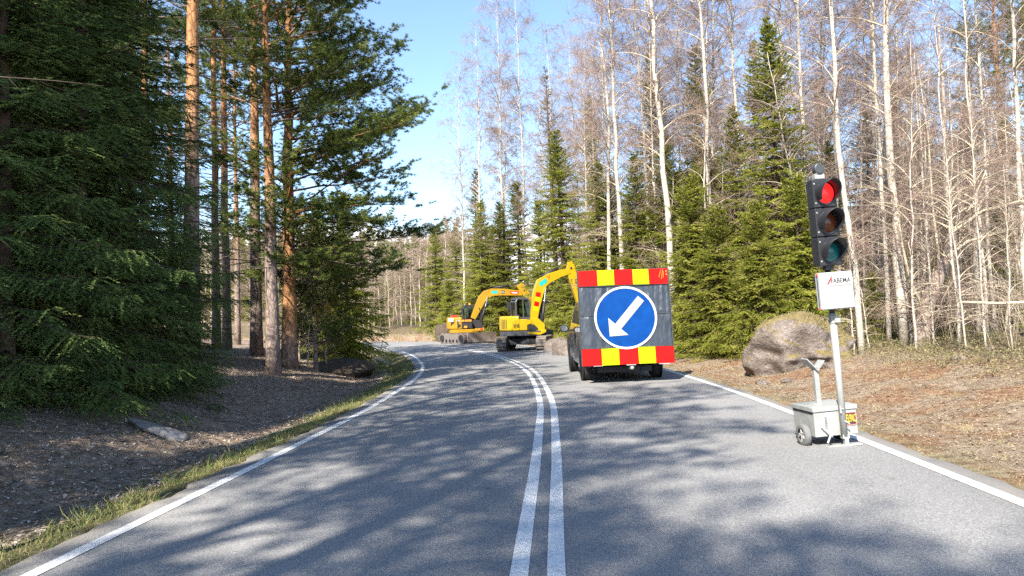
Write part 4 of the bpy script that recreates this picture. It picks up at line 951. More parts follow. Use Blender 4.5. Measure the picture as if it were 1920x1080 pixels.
# ------------------------------------------------------------------ excavators
def thick(path):
    """outline of a plate from (x, z, thickness) points"""
    p = np.array(path, float); d = unit(np.gradient(p[:, :2], axis=0)); nrm = np.stack([-d[:, 1], d[:, 0]], 1)
    L = p[:, :2] + nrm*p[:, 2:3]/2; Q = p[:, :2] - nrm*p[:, 2:3]/2
    return [tuple(q) for q in L] + [tuple(q) for q in Q[::-1]]
def excavator(loc, rz, under, paint_, label, boom, stick, armcyl, boomcyl, front_blade, orange):
    root = empty('excavator', loc, R(rz), label, 'excavator', 'excavators parked on the road')
    U = Matrix.Translation((0 if orange else .24, 0, 0)) @ Matrix.Rotation(R(under), 4, 'Z')
    hl, hh = 1.08, .33
    for sgn in (-1, 1):
        pts = [(hl*1.0+hh*math.sin(a_), hh+hh*math.cos(a_)) for a_ in np.linspace(0, math.pi, 9)] + [(-hl-hh*math.sin(a_), hh-hh*math.cos(a_)) for a_ in np.linspace(0, math.pi, 9)]
        y0, y1 = sgn*.95-.225, sgn*.95+.225
        tr = MB().prism(pts, y0, y1, 'y')
        per = []; q = np.array(pts + pts[:1]); sg = np.diff(q, axis=0); ln = np.linalg.norm(sg, axis=1); tot = ln.sum(); cum = np.concatenate([[0], np.cumsum(ln)])
        for k in range(44):
            s_ = tot*k/44; i = min(np.searchsorted(cum, s_, 'right')-1, len(sg)-1); pt = q[i] + sg[i]*(s_-cum[i])/ln[i]; tg = sg[i]/ln[i]; nm = np.array((-tg[1], tg[0]))
            if np.dot(nm, pt-np.array((0, hh))) < 0: nm = -nm
            c4 = [pt-tg*.03-nm*.01, pt+tg*.03-nm*.01, pt+tg*.018+nm*.035, pt-tg*.018+nm*.035]
            tr.prism([tuple(c) for c in c4], y0-.005, y1+.005, 'y')
        to = tr.xf(U).build('track', 'dusty_steel', root)
        for xx, rr in ((-hl, .24), (hl, .24)) + tuple((x_, .10) for x_ in (-.6, -.2, .2, .6)):
            MB().lathe([(y0-.04, .0), (y0-.04, rr*.4), (y0-.02, rr*.5), (y0-.04, rr), (y1+.04, rr), (y1+.02, rr*.5), (y1+.04, rr*.4), (y1+.04, 0)], (xx, 0, hh if rr > .2 else .18), 'y', 16).xf(U).build('track_wheel', 'machine_black', to)
    un = MB(); un.box(-.85, .85, -.75, .75, .28, .55); un.lathe([(.5, .55), (.72, .55)], (0, 0, 0), 'z', 24)
    bxp = 1.75 if front_blade else -1.75; sg_ = 1 if front_blade else -1
    for yy in (-.5, .5): un.box(min(.8*sg_, bxp), max(.8*sg_, bxp), yy-.07, yy+.07, .25, .42)
    un.xf(U).build('undercarriage', 'machine_black', root)
    bz_ = 0 if orange else .22
    bl = MB().prism([(x_, z_+bz_) for x_, z_ in [(bxp, .12), (bxp+sg_*.07, .08), (bxp+sg_*.02, .42), (bxp+sg_*.09, .72), (bxp-sg_*.02, .72), (bxp-sg_*.08, .40)]], -1.15, 1.15, 'y').xf(U).build('dozer_blade', 'blade_steel' if orange else 'charcoal_paint', root, .01)
    # revolving upper body
    tq = 1.05 if orange else .88
    fr = MB().prism([(-tq, -.6), (-tq-.1, 0), (-tq, .6), (-.6, 1.02), (.8, 1.02), (.95, .3), (.95, -.3), (.75, -1.02), (-.6, -1.02)], .70, .93, 'z').build('deck', 'charcoal_paint' if not orange else paint_, root, .03)
    tr_ = 1.28 if orange else 1.03
    tail = [(-tr_*math.cos(a_), 1.08*math.sin(a_)) for a_ in np.linspace(-1.12, 1.12, 15)]
    bd = MB().prism([(x, -y) for x, y in tail] + [(-.30, -1.05), (-.22, 1.05)], .94, 1.66 if not orange else 1.74, 'z').build('counterweight', paint_, root, .09, seg=4)
    hood = MB().prism([(-.62, 1.50), (.05, 1.50), (.30, 1.42), (.36, 1.28), (.10, 1.20), (.10, .95), (-.62, .95)], -1.0, -.02, 'y').build('engine_hood', paint_, root, .05, seg=3) if not orange else \
        MB().prism([(-.62, 1.55), (.35, 1.55), (.40, 1.0), (-.62, 1.0)], -.98, -.04, 'y').build('engine_hood', 'machine_black', root, .03)
    if not orange:
        lv = MB()
        for k in range(4): lv.add([], []) if False else lv.box(-1.17+.105*k, -1.135+.105*k, -1.02-.0, -.3, 1.02, 1.52)
        sl = MB()
        for k, a_ in enumerate((.30, .40, .50, .60)):
            x, y = -(tr_+.008)*math.cos(a_), -1.088*math.sin(a_); tx, ty = tr_*math.sin(a_), -1.08*math.cos(a_); q = math.hypot(tx, ty); tx, ty = tx/q*.022, ty/q*.022
            sl.add([(x-tx, y-ty, 1.05), (x+tx, y+ty, 1.05), (x+tx, y+ty, 1.50), (x-tx, y-ty, 1.50)], [(0, 1, 2, 3)])
        sl.build('vent_slot', 'machine_black', bd)
        a_ = 1.02; x, y = -1.292*math.cos(a_), -1.092*math.sin(a_)
        pm = MB()
        for j in range(3):
            for k in range(2): pm.box(-.62+.16*k, -.50+.16*k, -1.058, -1.045, 1.14+.06*j, 1.165+.06*j)
        pm.build('small_marking', 'machine_black', bd)
        MB().prism([(.10, .95), (.10, 1.20), (.42, 1.24), (.62, 1.05), (.62, .95)], -.99, -.30, 'y').build('side_cover', 'machine_black', root)
        MB().prism([(.1, .80), (.1, .88), (.75, .86), (1.0, .98), (1.0, .86), (.7, .74)], -1.04, -.10, 'y').build('step', paint_, root)
        MB().tube([(-.25, -.62, 1.45), (-.25, -.62, 1.72)], .10, 12).build('filter_cap', 'machine_black', root)
    else:
        MB().box(-1.20, -.86, -.93, -.90, 1.45, 1.70).build('notice', 'white_film', bd).rotation_euler = (0, 0, R(0))
        text('HB', .20, 'white_film', bd, (-.55, -1.062, 1.50), FACE); 
        MB().lathe([(-.005, .0), (-.005, .09), (.0, .09), (.0, 0)], (-.50, -1.053, 1.20), 'y', 14).build('badge', 'machine_black', bd)
        lp = MB()
        for x in (-.25, .0, .22): lp.box(x-.10, x+.10, -1.03, -.985, 1.44, 1.56)
        lp.box(-.18, .02, -1.03, -.985, 1.02, 1.16); lp.build('marker_light', 'orange_ink', hood)
        rl = MB()
        for x in (-.125, .11): rl.box(x-.022, x+.022, -1.028, -.985, 1.44, 1.56)
        rl.build('reflector', 'red_ink', hood)
        MB().box(-1.0, -.55, -.6, .1, 1.74, 1.88).build('fuel_pump', 'red_ink', bd, .04)
        st = MB().prism([(.35, .80), (.35, .93), (.9, .95), (1.15, 1.02), (1.15, .82), (.6, .78)], -1.05, -.10, 'y').build('step', paint_, root)
        for x, c in ((.62, 'orange_ink'), (.82, 'orange_ink'), (.98, 'red_ink')): MB().box(x-.07, x+.07, -1.075, -1.045, .85, .97).build('reflector', c, st)
        MB().tube([(.98, -.85, 1.0), (1.02, -.85, 1.9), (.86, -.85, 2.35)], .035, 8).build('guard_rail', 'machine_black', root)
    # cab
    sh = .35 if orange else 0.
    cb_ = -.42 if orange else -.16
    cp = [(cb_, 1.0), (cb_-.02, 2.36), (cb_+.06, 2.50), (.36, 2.52), (.48, 2.42), (.66, 1.65), (.68, 1.0)]
    cfm = MB(); y0, y1 = .06, 1.0
    for yy in (y0, y1):
        cfm.tube([(x, yy, z) for x, z in cp], .05, 6, cap=True); cfm.tube([(.20, yy, 1.0), (.18, yy, 2.50)], .035, 6)
    for x, z in cp[1:6]: cfm.tube([(x, y0, z), (x, y1, z)], .05, 6)
    cfm.prism([(cb_-.04, 2.48), (cb_+.06, 2.56), (.38, 2.58), (.51, 2.46)], y0-.03, y1+.03, 'y'); cfm.prism([(cb_-.03, .95), (cb_-.03, 1.62), (.68, 1.62), (.70, .95)], y0, y1, 'y')
    cb = cfm.build('cab', 'charcoal_paint' if not orange else 'machine_black', root)
    cb.location.x = sh
    gl = MB().prism([(cb_+.01, 1.6), (cb_-.01, 2.44), (.39, 2.48), (.47, 2.39), (.64, 1.6)], y0+.01, y1-.01, 'y').build('cab_window', 'clear_glass', cb)
    se = MB().box(-.05, .34, .30, .78, 1.62, 1.75); se.prism([(-.06, 1.7), (-.12, 2.3), (.0, 2.3), (.08, 1.7)], .32, .76, 'y'); se.build('seat', 'machine_black', cb, .04)
    if not orange: MB().tube([(-.46, -.1, 1.7), (-.5, -.1, 2.35)], .05, 8).build('exhaust', 'machine_black', root)
    else:
        MB().lathe([(2.56, .07), (2.70, .06), (2.72, .0)], (0, .5, 0), 'z', 12).build('beacon', 'orange_ink', cb)
    for sgn in ((1,) if not orange else (-1, 1)):
        pass
    mm = MB().tube([(-.40, .02, 2.2), (-.55, -.05, 2.25)], .02, 6); mm.box(-.64, -.54, -.14, .06, 1.98, 2.36); mm.build('mirror', 'machine_black', cb)
    # boom, stick, cylinders
    bm = MB().prism(thick(boom), -.18, .12, 'y').build('boom', paint_, root, .02)
    nb_ = np.array(boom); 
    def on(i, fr_, off=0.):
        p = nb_[i]*(1-fr_) + nb_[i+1]*fr_; d = unit(nb_[i+1, :2]-nb_[i, :2]); return p, d
    def patch(name, m_, i, fr_, ln_, wd_, parent=bm):
        p, d = on(i, fr_); nrm = np.array((-d[1], d[0])); o = np.array(p[:2])
        c4 = [o-d*ln_/2-nrm*wd_/2, o+d*ln_/2-nrm*wd_/2, o+d*ln_/2+nrm*wd_/2, o-d*ln_/2+nrm*wd_/2]
        return MB().prism([tuple(c) for c in c4], -.186, -.181, 'y').build(name, m_, parent)
    if not orange:
        for k, c in enumerate(('yellow_film', 'red_film', 'yellow_film', 'red_film')): patch('stripe', c, 1, .12+.27*k, .22, .24)
        patch('sticker', 'teal_ink', 3, .15, .44, .22)
        text('V', .30, 'red_ink', bm, (nb_[4][0]-.03, -.188, nb_[4][1]+.03), (R(90), R(-15), 0))
    else:
        patch('sticker', 'teal_ink', 4, .25, .40, .2); patch('sticker', 'red_film', 5, .62, .55, .22); patch('sticker_field', 'white_film', 5, .62, .4, .10).location.y = -.006
        patch('badge', 'machine_black', 5, .06, .22, .22); text('HB', .17, 'white_film', bm, (nb_[5][0]+.06, -.19, nb_[5][1]-.02), FACE)
    sk = MB().prism(thick(stick), -.16, .10, 'y').build('stick', paint_, root, .02)
    MB().tube([(stick[1][0], -.175, stick[1][1]), (stick[1][0], .115, stick[1][1])], .06, 12).build('pin', 'machine_black', sk)
    ac = np.array(armcyl, float)
    cyl = MB().tube([(ac[0, 0], -.03, ac[0, 1]), tuple(np.insert(ac[0]*.38+ac[1]*.62, 1, -.03))], .085, 12).build('stick_cylinder', 'machine_black', bm, smooth=True)
    MB().tube([(ac[0, 0], -.03, ac[0, 1]), (ac[1, 0], -.03, ac[1, 1])], .04, 10).build('piston_rod', 'chrome', cyl, smooth=True)
    bc = np.array(boomcyl, float)
    for yy in (-.26, .20):
        c_ = MB().tube([(bc[0, 0], yy, bc[0, 1]), tuple(np.insert(bc[0]*.35+bc[1]*.65, 1, yy))], .075, 12).build('boom_cylinder', 'machine_black', root, smooth=True)
        MB().tube([(bc[0, 0], yy, bc[0, 1]), (bc[1, 0], yy, bc[1, 1])], .04, 10).build('piston_rod', 'chrome', c_, smooth=True)
    ft = MB().prism([(.55, .95), (.45, 1.5), (.8, 1.55), (1.15, 1.25), (1.15, .85), (.8, .8)], -.34, .26, 'y').build('boom_foot', paint_ if not orange else 'machine_black', root, .02)
    hs = MB()
    for k in range(3): hs.tube([(.75+.05*k, -.05+.05*k, 1.3), (1.05+.06*k, -.05+.05*k, 1.5), (1.0+.03*k, -.05+.05*k, 2.2), (nb_[2][0]+.25, -.03+.03*k, nb_[2][1]-.2)], .022, 6)
    hs.build('hose', 'machine_black', root)
    # bucket link and bucket
    e_ = np.array(stick[-1][:2]); s3 = np.array(stick[2][:2])
    bk = MB().tube([(s3[0]+.25, -.03, s3[1]+.1), (e_[0]+.28, -.03, e_[1]+.35)], .05, 10).build('bucket_cylinder', 'chrome', sk)
    pts = [(e_[0]-.08, e_[1]+.05), (e_[0]+.25, e_[1]+.1), (e_[0]+.62, e_[1]-.15), (e_[0]+.70, e_[1]-.5), (e_[0]+.45, e_[1]-.75), (e_[0]+.0, e_[1]-.72), (e_[0]+.35, e_[1]-.55), (e_[0]+.48, e_[1]-.3), (e_[0]+.2, e_[1]-.08)]
    b2 = MB().prism(pts, -.38, .32, 'y'); b2.prism([pts[0], pts[1], pts[2], pts[3], pts[4], pts[5]], -.40, -.37, 'y'); b2.prism([pts[0], pts[1], pts[2], pts[3], pts[4], pts[5]], .31, .34, 'y'); b2.build('bucket', 'dusty_steel', root)
excavator((.36, 36.3, roadz(2.2)), 14, 66, 'lemon_paint', 'lemon yellow excavator with its boom reaching behind the van board',
          [(.62, 1.15, .24), (.74, 1.9, .40), (.92, 2.75, .50), (1.12, 3.25, .54), (1.50, 3.50, .46), (2.1, 3.72, .36), (2.62, 3.84, .26)],
          [(2.62, 4.30, .22), (2.66, 3.98, .46), (2.74, 3.55, .46), (2.92, 2.8, .30), (3.05, 2.2, .22)], [(1.12, 3.58), (2.56, 4.24)], [(1.0, 1.1), (1.30, 3.05)], True, False)
excavator((-3.2, 50.0, roadz(3.0)), 8, -58, 'ochre_paint', 'orange yellow excavator farther off, dozer blade towards the camera',
          [(.50, 1.62, .34), (.85, 2.35, .48), (1.15, 2.95, .56), (1.42, 3.22, .60), (1.85, 3.38, .52), (2.5, 3.38, .46), (3.9, 3.28, .34)],
          [(3.72, 3.88, .46), (4.05, 3.46, .56), (4.45, 2.85, .40), (4.75, 2.2, .28)], [(1.95, 3.70), (3.72, 3.84)], [(1.0, 1.3), (1.55, 3.1)], True, True)

# ------------------------------------------------------------------ rocks, leaning tree, rail, ground litter
def rock_mat(name, moss_top):
    m, t, b, o = mat(name)
    v = objco(t); n1 = noise(t, v, 2.2, 7, .65); n2 = noise(t, v, 14, 6, .7)
    c = ramp(t, n1, [(.3, (.095, .075, .062)), (.46, (.185, .152, .130)), (.6, (.275, .232, .205)), (.8, (.36, .325, .295))])
    c = mixc(t, .5, c, ramp(t, n2, [(.35, g(.35)), (.6, g(1))]), 'MULTIPLY')
    if moss_top:
        geo = N(t, 'ShaderNodeNewGeometry'); sp = N(t, 'ShaderNodeSeparateXYZ'); t.links.new(geo.outputs['Normal'], sp.inputs[0])
        k = N(t, 'ShaderNodeMath', operation='MULTIPLY_ADD'); k.inputs[1].default_value = .7; k.inputs[1].default_value = .4; t.links.new(n1, k.inputs[0]); t.links.new(sp.outputs['Z'], k.inputs[2])
        mk = ramp(t, k.outputs[0], [(.50, g(0)), (.68, g(1))])
        ms = ramp(t, n2, [(.3, (.085, .062, .034)), (.5, (.215, .165, .085)), (.62, (.19, .17, .05)), (.8, (.33, .27, .15))])
        c = mixc(t, mk, c, ms)
    t.links.new(c, b.inputs['Base Color']); b.inputs['Roughness'].default_value = .9; b.inputs['Specular IOR Level'].default_value = .2
    hh = N(t, 'ShaderNodeMath', operation='MULTIPLY_ADD'); hh.inputs[1].default_value = .4; t.links.new(n2, hh.inputs[0]); t.links.new(n1, hh.inputs[2])
    bump(t, hh.outputs[0], 1., .16, b); return m
M['pale_granite'] = simple('pale_granite', (.27, .25, .235), .9, 0, .35, 5, bmp=.8, spec=.15)
M['mound_soil'] = simple('mound_soil', (.115, .088, .066), .95, 0, .6, 9, bmp=1., spec=.1)
M['granite'] = rock_mat('granite', False); M['mossy_granite'] = rock_mat('mossy_granite', True)
def rock(name, loc, size, seed, m, label, cat, group=None, rough=.16, flat=.0, n=48, rz=0, power=2.4, hi=9, cut=(.72, .98)):
    rng = np.random.default_rng(seed); ks = rng.normal(size=(26, 3)); ks *= (rng.uniform(1.2, hi, 26)/np.linalg.norm(ks, axis=1))[:, None]; ph = rng.uniform(0, 6.28, 26)
    pl = unit(rng.normal(size=(9, 3))); pd = rng.uniform(*cut, 9)
    th = np.linspace(0, math.pi, n//2+1); ps = np.linspace(0, 2*math.pi, n, endpoint=False)
    T_, P_ = np.meshgrid(th, ps, indexing='ij')
    d = np.stack([np.sin(T_)*np.cos(P_), np.sin(T_)*np.sin(P_), np.cos(T_)], -1).reshape(-1, 3)
    r = 1/(np.abs(d)**power).sum(1)**(1/power)
    for q, k in zip(pl, pd):
        c = d @ q; r = np.where(c > .05, np.minimum(r, k/np.maximum(c, .05)), r)
    dd = d*r[:, None]
    r2 = r + sum(np.sin(dd @ k + p)/np.linalg.norm(k) for k, p in zip(ks, ph))*rough*.5
    V = d*r2[:, None]*np.array(size)
    id_ = np.arange((n//2+1)*n).reshape(n//2+1, n); F_ = np.stack([id_[:-1], np.roll(id_[:-1], -1, 1), np.roll(id_[1:], -1, 1), id_[1:]], -1).reshape(-1, 4)
    o = bpy.data.objects.new(name, np_mesh(name, V, F_[:, ::-1], [m], smooth=True)); o.location = loc; o.rotation_euler = (0, 0, rz)
    return tag(link(o), label, cat, group)
bz = gz1(6.35, 17.5)
big_ = rock('boulder', (6.78, 17.6, bz+.34), (1.14, .95, .88), 12, 'mossy_granite', 'big rounded boulder with dry mossy cap behind the traffic signal', 'boulder', rough=.34, n=150, power=2.9, hi=24, cut=(.84, 1.0))
def moss_cap():
    rng = np.random.default_rng(8); me_ = big_.data; v = np.empty(len(me_.vertices)*3, np.float32); me_.vertices.foreach_get('co', v); v = v.reshape(-1, 3)
    nm = np.empty(len(v)*3, np.float32); me_.vertices.foreach_get('normal', nm); nm = nm.reshape(-1, 3)
    ok = np.where((nm[:, 2] > .22) & (v[:, 2] > .05))[0]; i = rng.choice(ok, 9000); P = v[i] + rng.normal(size=(9000, 3))*.02; D = unit(nm[i]*.5 + rng.normal(size=(9000, 3))*.6)
    f = Fol(); f.tris(blades(P - D*.01, D, rng.uniform(.025, .07, 9000), np.full(9000, .011), rng), 0)
    tag(link(bpy.data.objects.new('moss_cap', f.mesh('moss_cap', ['cap_moss'])), big_), kind='stuff')
rock('boulder', (X_(1062, 30), 30, gz1(X_(1062, 30), 30)+.3), (.55, .6, .55), 22, 'granite', 'pale rock beside the van mirror at the road edge', 'boulder', rz=.4, power=3.4, rough=.25)
rock('boulder', (X_(1042, 34.5), 34.5, gz1(X_(1042, 34.5), 34.5)+.3), (.62, .7, .5), 23, 'granite', 'brownish low rock just behind the yellow excavator track', 'boulder', rz=1.)
rock('boulder', (X_(834, 54), 54, gz1(X_(834, 54), 54)+.55), (.75, .6, .85), 24, 'mound_soil', 'dark round rock at the tail of the orange excavator', 'boulder')
rock('earth_mound', (X_(622, 25.5), 25.5, gz1(X_(622, 25.5), 25.5)-.1), (1.2, 1.5, .40), 25, 'mound_soil', 'dark earth mound on the inside of the bend', 'mound', n=72, rough=.42)
fr_ = rock('flat_rock', (-5.55, 11.6, gz1(-5.55, 11.6)-.0), (.50, .25, .06), 31, 'pale_granite', 'long flat bare rock slab in the shaded ditch bank', 'rock', n=64, power=4, rough=.3)
fr_.rotation_euler = (R(-6), R(17), R(-8))
for i, (x, y, s) in enumerate(((-6.35, 9.0, .13), (-5.95, 8.6, .08), (-5.1, 9.9, .06), (-6.6, 8.2, .10), (-5.6, 10.6, .05), (-4.9, 11.6, .06), (-6.9, 9.6, .07), (-5.5, 8.2, .06), (-6.0, 11.0, .06), (-5.7, 7.2, .07), (-5.3, 13.4, .08), (-6.2, 7.4, .06))):
    rock('stone', (x, y, gz1(x, y)+s*.25), (s*1.3, s, s*.6), 40+i, 'granite', 'small grey stone lying in the shaded ditch' if i else 'largest loose stone in the shaded ditch', 'stone', 'stones in the ditch', n=20, rz=i)
for i, (px, y, s) in enumerate(((1790, 14.5, .10), (1420, 15.6, .12), (1545, 16.2, .16), (1470, 15.4, .10))):
    x = X_(px, y); rock('stone', (x, y, gz1(x, y)+s*.2), (s*1.5, s, s*.6), 60+i, 'granite', 'pale stone lying on the sandy bank' if i == 0 else 'stone at the foot of the big boulder', 'stone', 'stones on the sunny bank' if i else None, n=20, rz=i)

M_ = 0
def leaning_tree():
    y = 18.4; x = X_(1722, y); z = gz1(x, y)
    r_ = empty('leaning_tree', (x, y, z), 0, 'old rough barked tree leaning over beside the thickest birch', 'tree')
    p = np.array([(0, 0, -.2), (.05, 0, .4), (.22, 0, 1.1), (.55, .05, 1.75), (.82, .1, 2.25), (.95, .1, 2.9), (.90, .15, 4.0), (1.0, .2, 6.0), (.95, .2, 8.5)])
    MB().tube(p, [.24, .20, .185, .16, .13, .075, .06, .045, .015], 10).build('trunk', 'rough_bark', r_, smooth=True)
    fo = Fol(); rng = np.random.default_rng(77)
    MBs = [np.array([(.55, .05, 1.75), (.60, .1, 2.4), (.52, .1, 3.4), (.5, .1, 5.2), (.3, .1, 7.5)]), np.array([(.80, .1, 2.2), (1.3, 0, 2.6), (1.9, -.1, 2.75), (2.6, -.1, 2.9), (3.3, -.2, 2.8)]),
           np.array([(.86, .1, 2.4), (1.2, .3, 3.0), (1.7, .5, 3.5), (2.2, .6, 4.4), (2.5, .7, 5.4)]), np.array([(.1, 0, 1.0), (-.3, -.2, 1.6), (-.5, -.3, 2.5), (-.6, -.3, 3.5), (-.7, -.3, 4.2)]),
           np.array([(.92, .1, 2.8), (1.5, -.3, 3.3), (2.3, -.5, 3.5), (3.0, -.6, 3.3), (3.5, -.6, 2.9)])]
    for b in MBs:
        fo.tubes(b[None], np.array([.045, .036, .028, .018, .006]), 1, 6)
        k = 26; t = rng.uniform(.15, 1, k)*4; i = np.minimum(t.astype(int), 3); o = b[i]*(1-(t-i))[:, None] + b[i+1]*(t-i)[:, None]
        D = unit(unit(b[-1]-b[0]) + rng.normal(size=(k, 3))*.8 + np.array((0, 0, .2))); l = rng.uniform(.4, 1.3, k); q = np.linspace(0, 1, 5)
        fo.tubes(o[:, None]+D[:, None]*(l[:, None]*q)[..., None], .008*(1-.7*q), 1)
        o2 = (o[:, None]+D[:, None]*(l[:, None]*rng.uniform(.3, 1, (k, 4)))[..., None]).reshape(-1, 3); D2 = unit(np.repeat(D, 4, 0)+rng.normal(size=(4*k, 3))*.7); l2 = rng.uniform(.2, .6, 4*k); q = np.linspace(0, 1, 3)
        fo.tubes(o2[:, None]+D2[:, None]*(l2[:, None]*q)[..., None], .004*(1-.6*q), 1)
    link(bpy.data.objects.new('crown', fo.mesh('leaning_crown', ['twig', 'pale_branch'])), r_)
leaning_tree()
x0, x1 = X_(1800, 16.2), X_(1940, 15.7)
rl = MB().tube([(x0, 16.2, gz1(x0, 16.2)+1.02), ((x0+x1)/2, 16.0, gz1((x0+x1)/2, 16.0)+.99), (x1, 15.7, gz1(x1, 15.7)+.93)], [.028, .03, .034], 8).build('fallen_rail', 'pale_branch', smooth=True)
tag(rl, 'pale fallen pole hanging level between the saplings on the bank', 'pole')
sx_, sy_ = X_(1848, 13.6), 13.6
stp = MB().tube([(sx_, sy_, gz1(sx_, sy_)-.05), (sx_+.01, sy_, gz1(sx_, sy_)+.16), (sx_+.025, sy_, gz1(sx_, sy_)+.31)], [.016, .013, .009], 7)
tag(stp.build('dry_stub', 'dead_branch', smooth=True), 'dark thin stub sticking up from the sandy bank', 'stub')

def flat_mat(name, cols, rough=.9, trans=0.):
    m, t, b, o = mat(name); ge = N(t, 'ShaderNodeNewGeometry')
    c = ramp(t, ge.outputs['Random Per Island'], [(i/(len(cols)-1), q) for i, q in enumerate(cols)])
    t.links.new(c, b.inputs['Base Color']); b.inputs['Roughness'].default_value = rough; b.inputs['Specular IOR Level'].default_value = .15; return m
M['grass_blades'] = flat_mat('grass_blades', [(.06, .10, .022), (.10, .15, .03), (.16, .18, .05), (.27, .23, .11), (.36, .30, .18)])
M['dry_grass'] = flat_mat('dry_grass', [(.21, .165, .085), (.32, .25, .145), (.40, .33, .20), (.19, .18, .075), (.46, .39, .26)])
M['leaf_litter'] = flat_mat('leaf_litter', [(.11, .08, .06), (.24, .175, .13), (.36, .275, .21), (.44, .375, .32), (.54, .49, .44), (.18, .135, .105)])
M['sun_litter'] = flat_mat('sun_litter', [(.12, .085, .058), (.23, .165, .115), (.31, .235, .17), (.20, .12, .075), (.36, .295, .225), (.085, .06, .045)])
M['shrub_leaf'] = flat_mat('shrub_leaf', [(.06, .065, .025), (.11, .115, .045), (.18, .155, .075), (.26, .20, .12)])
M['cap_moss'] = flat_mat('cap_moss', [(.10, .075, .04), (.22, .17, .09), (.20, .185, .06), (.33, .265, .15), (.14, .13, .045), (.40, .33, .21)])
moss_cap()
grng = np.random.default_rng(99)
def along(n, y0, y1, s0, s1, bias=1.6):
    """n points between two sideways offsets of the road line, denser near the viewpoint"""
    yy = CL[:, 1]; lo, hi = np.searchsorted(np.maximum.accumulate(yy), (y0, y1))
    seg = np.concatenate([[0], np.cumsum(np.linalg.norm(np.diff(CL[lo:hi], axis=0), axis=1))])
    d = seg[-1]*grng.random(n)**bias; i = np.interp(d, seg, np.arange(lo, hi)); k = np.clip(i.astype(int), 0, len(CL)-2); f = (i-k)[:, None]
    p = CL[k]*(1-f) + CL[k+1]*f; s = grng.uniform(s0, s1, n)
    p = p + CN[k]*s[:, None]; return p[:, 0], p[:, 1], s
def stuff(name, T, m, label):
    f = Fol(); f.tris(T); tag(link(bpy.data.objects.new(name, f.mesh(name, [m]))), label, kind='stuff')
def grass(n, y0, y1, s0, s1, h0, h1, wd, lean=.5, clump=0, bias=1.6, peak=None):
    if clump:
        nc = n//clump; x, y, s = along(nc, y0, y1, s0, s1, bias)
        x = np.repeat(x, clump)+grng.normal(size=nc*clump)*.035; y = np.repeat(y, clump)+grng.normal(size=nc*clump)*.035; hh = np.repeat(grng.uniform(h0, h1, nc), clump)*grng.uniform(.5, 1.1, nc*clump)
    else:
        x, y, s = along(n, y0, y1, s0, s1, bias); hh = grng.uniform(h0, h1, n)
    P = np.stack([x, y, gz(x, y)-.01], 1); D = unit(np.stack([grng.normal(size=len(x))*lean, grng.normal(size=len(x))*lean, np.ones(len(x))], 1))
    D2 = unit(D + np.stack([grng.normal(size=len(x))*lean, grng.normal(size=len(x))*lean, -.15*np.ones(len(x))], 1))
    S = unit(np.cross(D, grng.normal(size=P.shape)))*wd*.5; mid = P + D*(hh*.55)[:, None]; tip = mid + D2*(hh*.5)[:, None]
    return np.concatenate([np.stack([P-S, P+S, mid+S*.7], 1), np.stack([P-S, mid+S*.7, mid-S*.7], 1), np.stack([mid-S*.7, mid+S*.7, tip], 1)])
stuff('verge_grass', np.concatenate([grass(26000, .5, 46, -4.42, -3.6, .04, .13, .006, .6, 9), grass(3000, .5, 30, -4.5, -3.8, .12, .27, .007, .5, 12, 1.9), grass(1500, 2, 12, -7.5, -5.2, .04, .12, .006, .6, 6)]), 'grass_blades', 'green and dry grass strip between road edge and ditch')
stuff('dry_verge_grass', np.concatenate([grass(22000, 2, 40, 3.78, 5.2, .02, .07, .004, 1.1, 8), grass(9000, 5, 30, 5.0, 8.5, .03, .10, .0045, 1.2, 7, 1.0), grass(9000, 4.5, 28, 4.4, 9.5, .06, .20, .0045, .9, 22, 1.0), grass(7000, 36, 75, 4.0, 9, .25, .7, .03, .3, 10, .8)]), 'dry_grass', 'dry straw coloured grass along the sunny road edge')
def litter(n, y0, y1, s0, s1, z0, z1, bias):
    x, y, s = along(n, y0, y1, s0, s1, bias); P = np.stack([x, y, gz(x, y)+grng.uniform(.003, .02, n)], 1)
    nr = unit(np.stack([grng.normal(size=n)*.35, grng.normal(size=n)*.35, np.ones(n)], 1)); u = unit(np.cross(nr, grng.normal(size=(n, 3)))); q = np.cross(nr, u)
    sz = grng.uniform(z0, z1, n)[:, None]; u = u*sz; q = q*sz*grng.uniform(.4, .8, (n, 1))
    return np.concatenate([np.stack([P-u, P+q, P+u], 1), np.stack([P-u, P+u, P-q], 1)])
stuff('leaf_litter', litter(46000, 1, 34, -9.5, -4.3, .008, .032, 1.5), 'leaf_litter', 'dead leaves and bark bits on the shaded ditch bank')
stuff('bank_litter', np.concatenate([litter(52000, 4, 34, 4.0, 10.5, .006, .024, 1.2)]), 'sun_litter', 'dry leaves and twigs on the sunny sandy bank')
def sticks(n, y0, y1, s0, s1, l0, l1):
    f = Fol(); x, y, s = along(n, y0, y1, s0, s1, 1.2); P = np.stack([x, y, gz(x, y)+.015], 1); an = grng.uniform(0, 6.28, n)
    D = np.stack([np.cos(an), np.sin(an), grng.normal(size=n)*.12], 1); l = grng.uniform(l0, l1, n); q = np.linspace(-.5, .5, 3)
    f.tubes(P[:, None]+D[:, None]*(l[:, None]*q)[..., None] + np.array((0, 0, .03))*(1-4*q**2)[None, :, None], .0042*np.array([1, .9, .4]), 0); return f
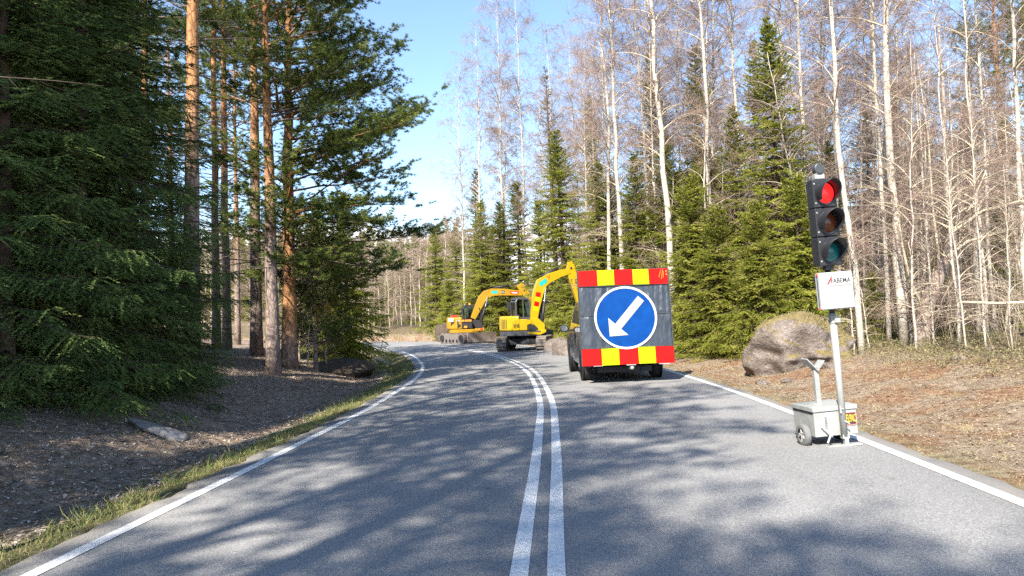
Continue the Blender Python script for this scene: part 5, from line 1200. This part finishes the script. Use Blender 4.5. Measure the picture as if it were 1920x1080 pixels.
f_ = sticks(300, 4, 30, 4.6, 10, .10, .5); tag(link(bpy.data.objects.new('twig_debris', f_.mesh('twig_debris', ['dead_branch']))), 'broken twigs strewn over the sunny bank', kind='stuff')
f_ = sticks(700, 2, 30, -9, -4.6, .15, .8); tag(link(bpy.data.objects.new('ditch_twigs', f_.mesh('ditch_twigs', ['dead_branch']))), 'dead twigs strewn over the shaded ditch bank', kind='stuff')
def shrubs(n, s0, s1, y0, y1):
    nc = n//40; x, y, s = along(nc, y0, y1, s0, s1, 1.0); x = np.repeat(x, 40)+grng.normal(size=nc*40)*.10; y = np.repeat(y, 40)+grng.normal(size=nc*40)*.10
    P = np.stack([x, y, gz(x, y)+grng.uniform(.02, .24, len(x))], 1); D = unit(grng.normal(size=P.shape)+np.array((0, 0, .6)))
    return blades(P, D, grng.uniform(.025, .05, len(x)), np.full(len(x), .025), grng)
stuff('low_shrubs', shrubs(20000, 7.2, 11.5, 8, 27), 'shrub_leaf', 'low green berry shrubs at the foot of the birches')
def thicket():
    f = Fol(); n = 1500; x, y, s = along(n, 8, 34, 9.2, 22, .9); P = np.stack([x, y, gz(x, y)], 1); l = grng.uniform(.8, 3.2, n); q = np.linspace(0, 1, 5)
    D = unit(np.stack([grng.normal(size=n)*.28, grng.normal(size=n)*.28, np.ones(n)], 1)); Wv = grng.normal(size=(n, 3))*.25; Wv[:, 2] = 0
    pth = P[:, None]+D[:, None]*(l[:, None]*q)[..., None] + Wv[:, None]*(l[:, None]*q*q)[..., None]*.5
    f.tubes(pth, .006*(1-.7*q), 1)
    for k in range(5):
        u = grng.uniform(.3, 1, n); b = P + D*(l*u)[:, None] + Wv*(l*u*u)[:, None]*.5; d2 = unit(D*.7+grng.normal(size=(n, 3))*.6); l2 = grng.uniform(.2, .8, n); q3 = np.linspace(0, 1, 3)
        f.tubes(b[:, None]+d2[:, None]*(l2[:, None]*q3)[..., None], .0035*(1-.6*q3), 1 if k < 3 else 0)
    tag(link(bpy.data.objects.new('undergrowth', f.mesh('undergrowth', ['twig', 'pale_branch']))), 'thin bare undergrowth stems between the birches', kind='stuff')
thicket()
